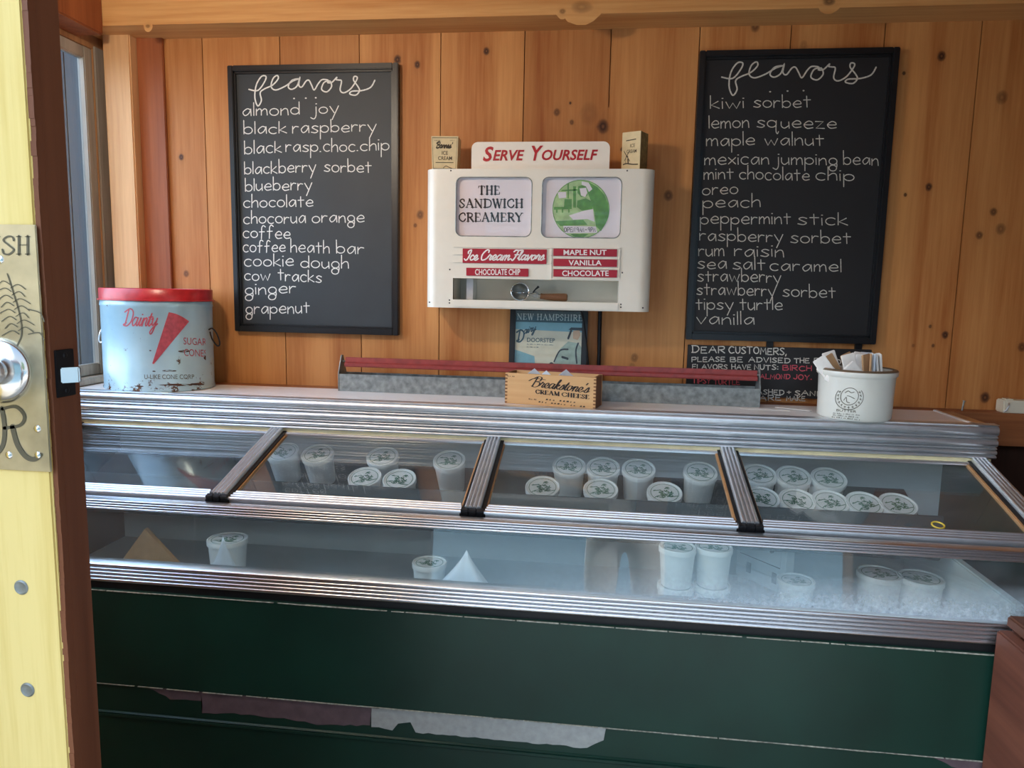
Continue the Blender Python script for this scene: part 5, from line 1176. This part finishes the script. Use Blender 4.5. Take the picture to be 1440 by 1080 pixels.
# ledger: power tap and nail
a = P(1408, 577, -.045); b = P(1475, 562, -.045)
pt = thing('power_tap', 'ivory power tap resting on the ledger at the far right', 'power strip', (a.x+.07, -.032, 1.3105))
mb = MB(); mb.box(a.x, a.x+.15, -.055, -.012, 1.3062, 1.342); mb.build('tap_body', M['outlet'], pt, .003)
mb = MB(); mb.box(a.x+.01, a.x+.03, -.045, -.020, 1.342, 1.345); mb.build('tap_switch', M['outlet'], pt, .001)
mb = MB(); mb.tube(spline([(a.x+.012, -.056, 1.335), (a.x+.008, -.064, 1.328), (a.x+.003, -.064, 1.315), (a.x+.0, -.061, 1.312)], 4), .0022, 8); mb.build('tap_hook', M['alu_rough'], pt, smooth=True)
c = P(1354, 571, -.03); mb = MB(); mb.tube([(c.x-.003, -.034, 1.3055), (c.x+.002, -.03, 1.332)], .0024, 8); mb.tube([(c.x+.002, -.03, 1.332), (c.x+.0025, -.03, 1.334)], .0045, 10)
tag(mb.build('nail', M['galv'], smooth=True), 'bent nail standing in the ledger left of the power tap', 'nail')

# ================================================================== WOODEN CABINET AT LOWER RIGHT
SX = P(1396, 930, -.705).x; sz = P(1393, 884, -.705).z
wc = thing('wooden_counter', 'worn reddish wooden side counter with a dark plank top at the lower right', 'counter', (SX+.4, -1.0, 0))
mb = MB(); mb.box(SX, SX+.03, -1.35, -.705, 0.002, sz); mb.build('side_board', M['cabinet_red'], wc, .004)
mb = MB(); mb.box(SX+.03, SX+.8, -1.35, -1.32, .002, sz); mb.box(SX+.03, SX+.8, -.735, -.705, .002, sz); mb.box(SX+.77, SX+.8, -1.32, -.735, .002, sz); mb.build('carcass', M['cabinet_red'], wc)
mb = MB(); mb.box(SX+.02, SX+.82, -1.36, -.70, sz+.006, sz+.030); mb.box(SX+.035, SX+.82, -1.36, -.70, sz-.002, sz+.008); mb.build('plank_top', M['cabinet_top'], wc, .004)
mb = MB(); mb.box(SX+.05, SX+.22, -1.36, -.705, sz+.030, sz+.048); mb.build('top_batten', M['cabinet_top'], wc, .004)

# added pendant lamp, out of view, lifting the room's brightness above daylight alone
pd = thing('fill_lamp', 'added fill lamp, a small pendant with an enamel shade hanging from the ceiling near the side window', 'lamp', (LAMP[0], LAMP[1], 2.56))
mb = MB(); mb.tube([(LAMP[0], LAMP[1], 2.56), (LAMP[0], LAMP[1], LAMP[2]+.06)], .004, 8); mb.build('lamp_cord', M['black_rubber'], pd)
mb = MB(); mb.lathe([(.02, .06), (.03, .05), (.05, .03), (.11, -.005), (.112, -.008), (.11, -.009), (.048, .026), (.02, .05)], 32, c=LAMP); mb.build('lamp_shade', M['enamel'], pd, smooth=True)
# ================================================================== OUTDOORS (seen in reflections and through the window)
mb = MB()
for i in range(16): mb.box(-.34-.22*(i+1)+.004, -.34-.22*i, .12, .15, -.06, 3.4)
o = mb.build('backdrop_wall', M['backdrop']); tag(o, 'added dark boarded shed wall beyond the side window', 'backdrop')  # added wall: blocks the bright sky so the side window looks dark
def tree(x, y, h, r, label, seed):
    t = thing('leafy_tree', label, 'tree', (x, y, -.06), group='trees outside'); q = random.Random(seed)
    mb = MB(); mb.tube([(x, y, -.06), (x+.05, y, h*.3), (x-.03, y+.05, h*.6), (x, y, h*.8)], [.12, .1, .07, .03], 10); mb.build('trunk', M['bark'], t, smooth=True)
    mb = MB()
    for k in range(1500):
        a, b = q.uniform(0, 2*pi), math.acos(q.uniform(-1, 1)); rad = r*q.uniform(.4, 1)**.5
        c = Vector((x+rad*sin(b)*cos(a), y+rad*sin(b)*sin(a), h*.68+rad*1.1*cos(b))); u = Vector((q.gauss(0, 1), q.gauss(0, 1), q.gauss(0, 1))).normalized()*.16; v = u.cross(Vector((q.gauss(0, 1), q.gauss(0, 1), q.gauss(0, 1)))).normalized()*.09
        mb.face([c-u, c+v, c+u, c-v])
    mb.build('foliage', M['leaf'], t)
tree(-5.4, -8.5, 5.5, 2.2, 'leafy tree out in the yard behind the photographer, to the left', 3)
tree(8.9, -8.0, 5.0, 2.0, 'leafy tree out in the yard behind the photographer, to the right', 4)

bh = thing('clapboard_building', 'pale blue clapboard building across the yard, mirrored in the freezer glass', 'building', (1.5, -11, -.06))
mb = MB()
for k in range(26): mb.prism([(-11, k*.15), (-11+.03, k*.15), (-11, k*.15+.16)], lambda u, v, t: (t, u, v-.06), -3.2, 6.4)
mb.box(-3.2, 6.4, -14, -11, -.06, 3.9); mb.build('clapboard_wall', M['blue_board'], bh)
mb = MB(); mb.prism([(-10.7, 3.85), (-14.3, 3.85), (-12.5, 5.2)], lambda u, v, t: (t, u, v), -3.5, 6.7); mb.build('roof', M['bare_purple'], bh)
mb = MB(); mb.box(-.2, .5, -11.01, -10.95, -.06, 2.1); mb.build('building_door', M['enamel'], bh)
# person taking the photograph (reflected in the freezer glass)
def person():
    root = thing('person', 'person in white trousers and a grey-blue shirt standing in the doorway, holding up a phone', 'person', (1.40, -2.52, -.06))
    V = []; E = []; Rr = []
    def add(p, r, par=None):
        V.append(p); Rr.append(r); i = len(V)-1
        if par is not None: E.append((par, i))
        return i
    pel = add((0, 0, .95), (.155, .115)); sp1 = add((0, -.01, 1.10), (.14, .105), pel); sp2 = add((0, -.01, 1.28), (.155, .11), sp1); ch = add((0, -.015, 1.40), (.15, .10), sp2)
    nk = add((0, -.01, 1.50), (.055, .055), ch); h1 = add((0, .01, 1.57), (.066, .075), nk); h2 = add((0, .015, 1.66), (.078, .092), h1); h3 = add((0, .005, 1.745), (.055, .065), h2)
    add((0, .108, 1.645), (.014, .016), h2)
    for s in (-1, 1):
        hp = add((s*.10, 0, .90), (.098, .105), pel); kn = add((s*.115, .02, .50), (.066, .068), hp); an = add((s*.125, -.01, .09), (.047, .05), kn); add((s*.14, .13, .035), (.042, .03), an)
        sh = add((s*.185, -.02, 1.41), (.058, .058), ch); el = add((s*.25, .06, 1.17), (.043, .043), sh); wr = add((s*.12, .235, 1.38), (.028, .028), el)
        pm = add((s*.085, .258, 1.44), (.030, .018), wr)
        for k in range(4):
            a = add((s*(.075-.006*k), .262+.006*k, 1.475-.020*k), (.0095, .0095), pm); b = add((s*(.048-.003*k), .27+.004*k, 1.482-.022*k), (.009, .009), a); add((s*(.030+.004*k), .262, 1.478-.022*k), (.008, .008), b)
        a = add((s*.075, .238, 1.455), (.0105, .0105), pm); add((s*.045, .236, 1.470), (.009, .009), a)
        add((s*.084, .0, 1.645), (.012, .022), h2)
    me = bpy.data.meshes.new('body'); me.from_pydata(V, E, []); me.update()
    ob = bpy.data.objects.new('body', me); COL.objects.link(ob)
    sk = ob.modifiers.new('skin', 'SKIN'); sk.use_smooth_shade = True
    for i, r in enumerate(Rr): me.skin_vertices[0].data[i].radius = r
    me.skin_vertices[0].data[0].use_root = True
    sb = ob.modifiers.new('sub', 'SUBSURF'); sb.levels = 2; sb.render_levels = 2
    dg = bpy.context.evaluated_depsgraph_get(); dg.update()
    m2 = bpy.data.meshes.new_from_object(ob.evaluated_get(dg)); bpy.data.objects.remove(ob)
    ob = bpy.data.objects.new('body', m2); COL.objects.link(ob); ob.parent = root
    m2.materials.clear()
    for k in ('skin', 'jeans', 'shirt', 'black_rubber'): m2.materials.append(M[k])
    for p in m2.polygons:
        c = p.center; p.use_smooth = True
        if c.z < .07: p.material_index = 3
        elif c.z < 1.0 and abs(c.x) < .24: p.material_index = 1
        elif c.z < 1.49 and c.y < .12: p.material_index = 2
        else: p.material_index = 0
    mb = MB(); mb.sphere((0, -.014, 1.69), .098, 14, (.92, 1.08, 1.0))
    bmesh.ops.bisect_plane(mb.bm, geom=mb.bm.verts[:]+mb.bm.edges[:]+mb.bm.faces[:], plane_co=(0, .03, 1.69), plane_no=(0, .75, -.65), clear_outer=True)
    mb.build('hair', M['hair'], root, smooth=True, world=False)
    mb = MB()
    for s in (-1, 1): mb.sphere((s*.03, .098, 1.668), .011, 8)
    mb.build('eyes', M['black_ink'], root, smooth=True, world=False)
    mb = MB(); mb.tube([(-.024, .094, 1.602), (0, .101, 1.600), (.024, .094, 1.602)], [.003, .006, .003], 8); mb.build('mouth', M['red_bar'], root, smooth=True, world=False)
    return root
pr_ = person()
mb = MB(); mb.box(-.075, .075, -.004, .004, -.036, .036); o = mb.build('phone', M['phone'], bevel=.003, world=False); o.location = (1.40, -2.253, 1.385); tag(o, 'black phone held up in both hands by the person', 'phone')
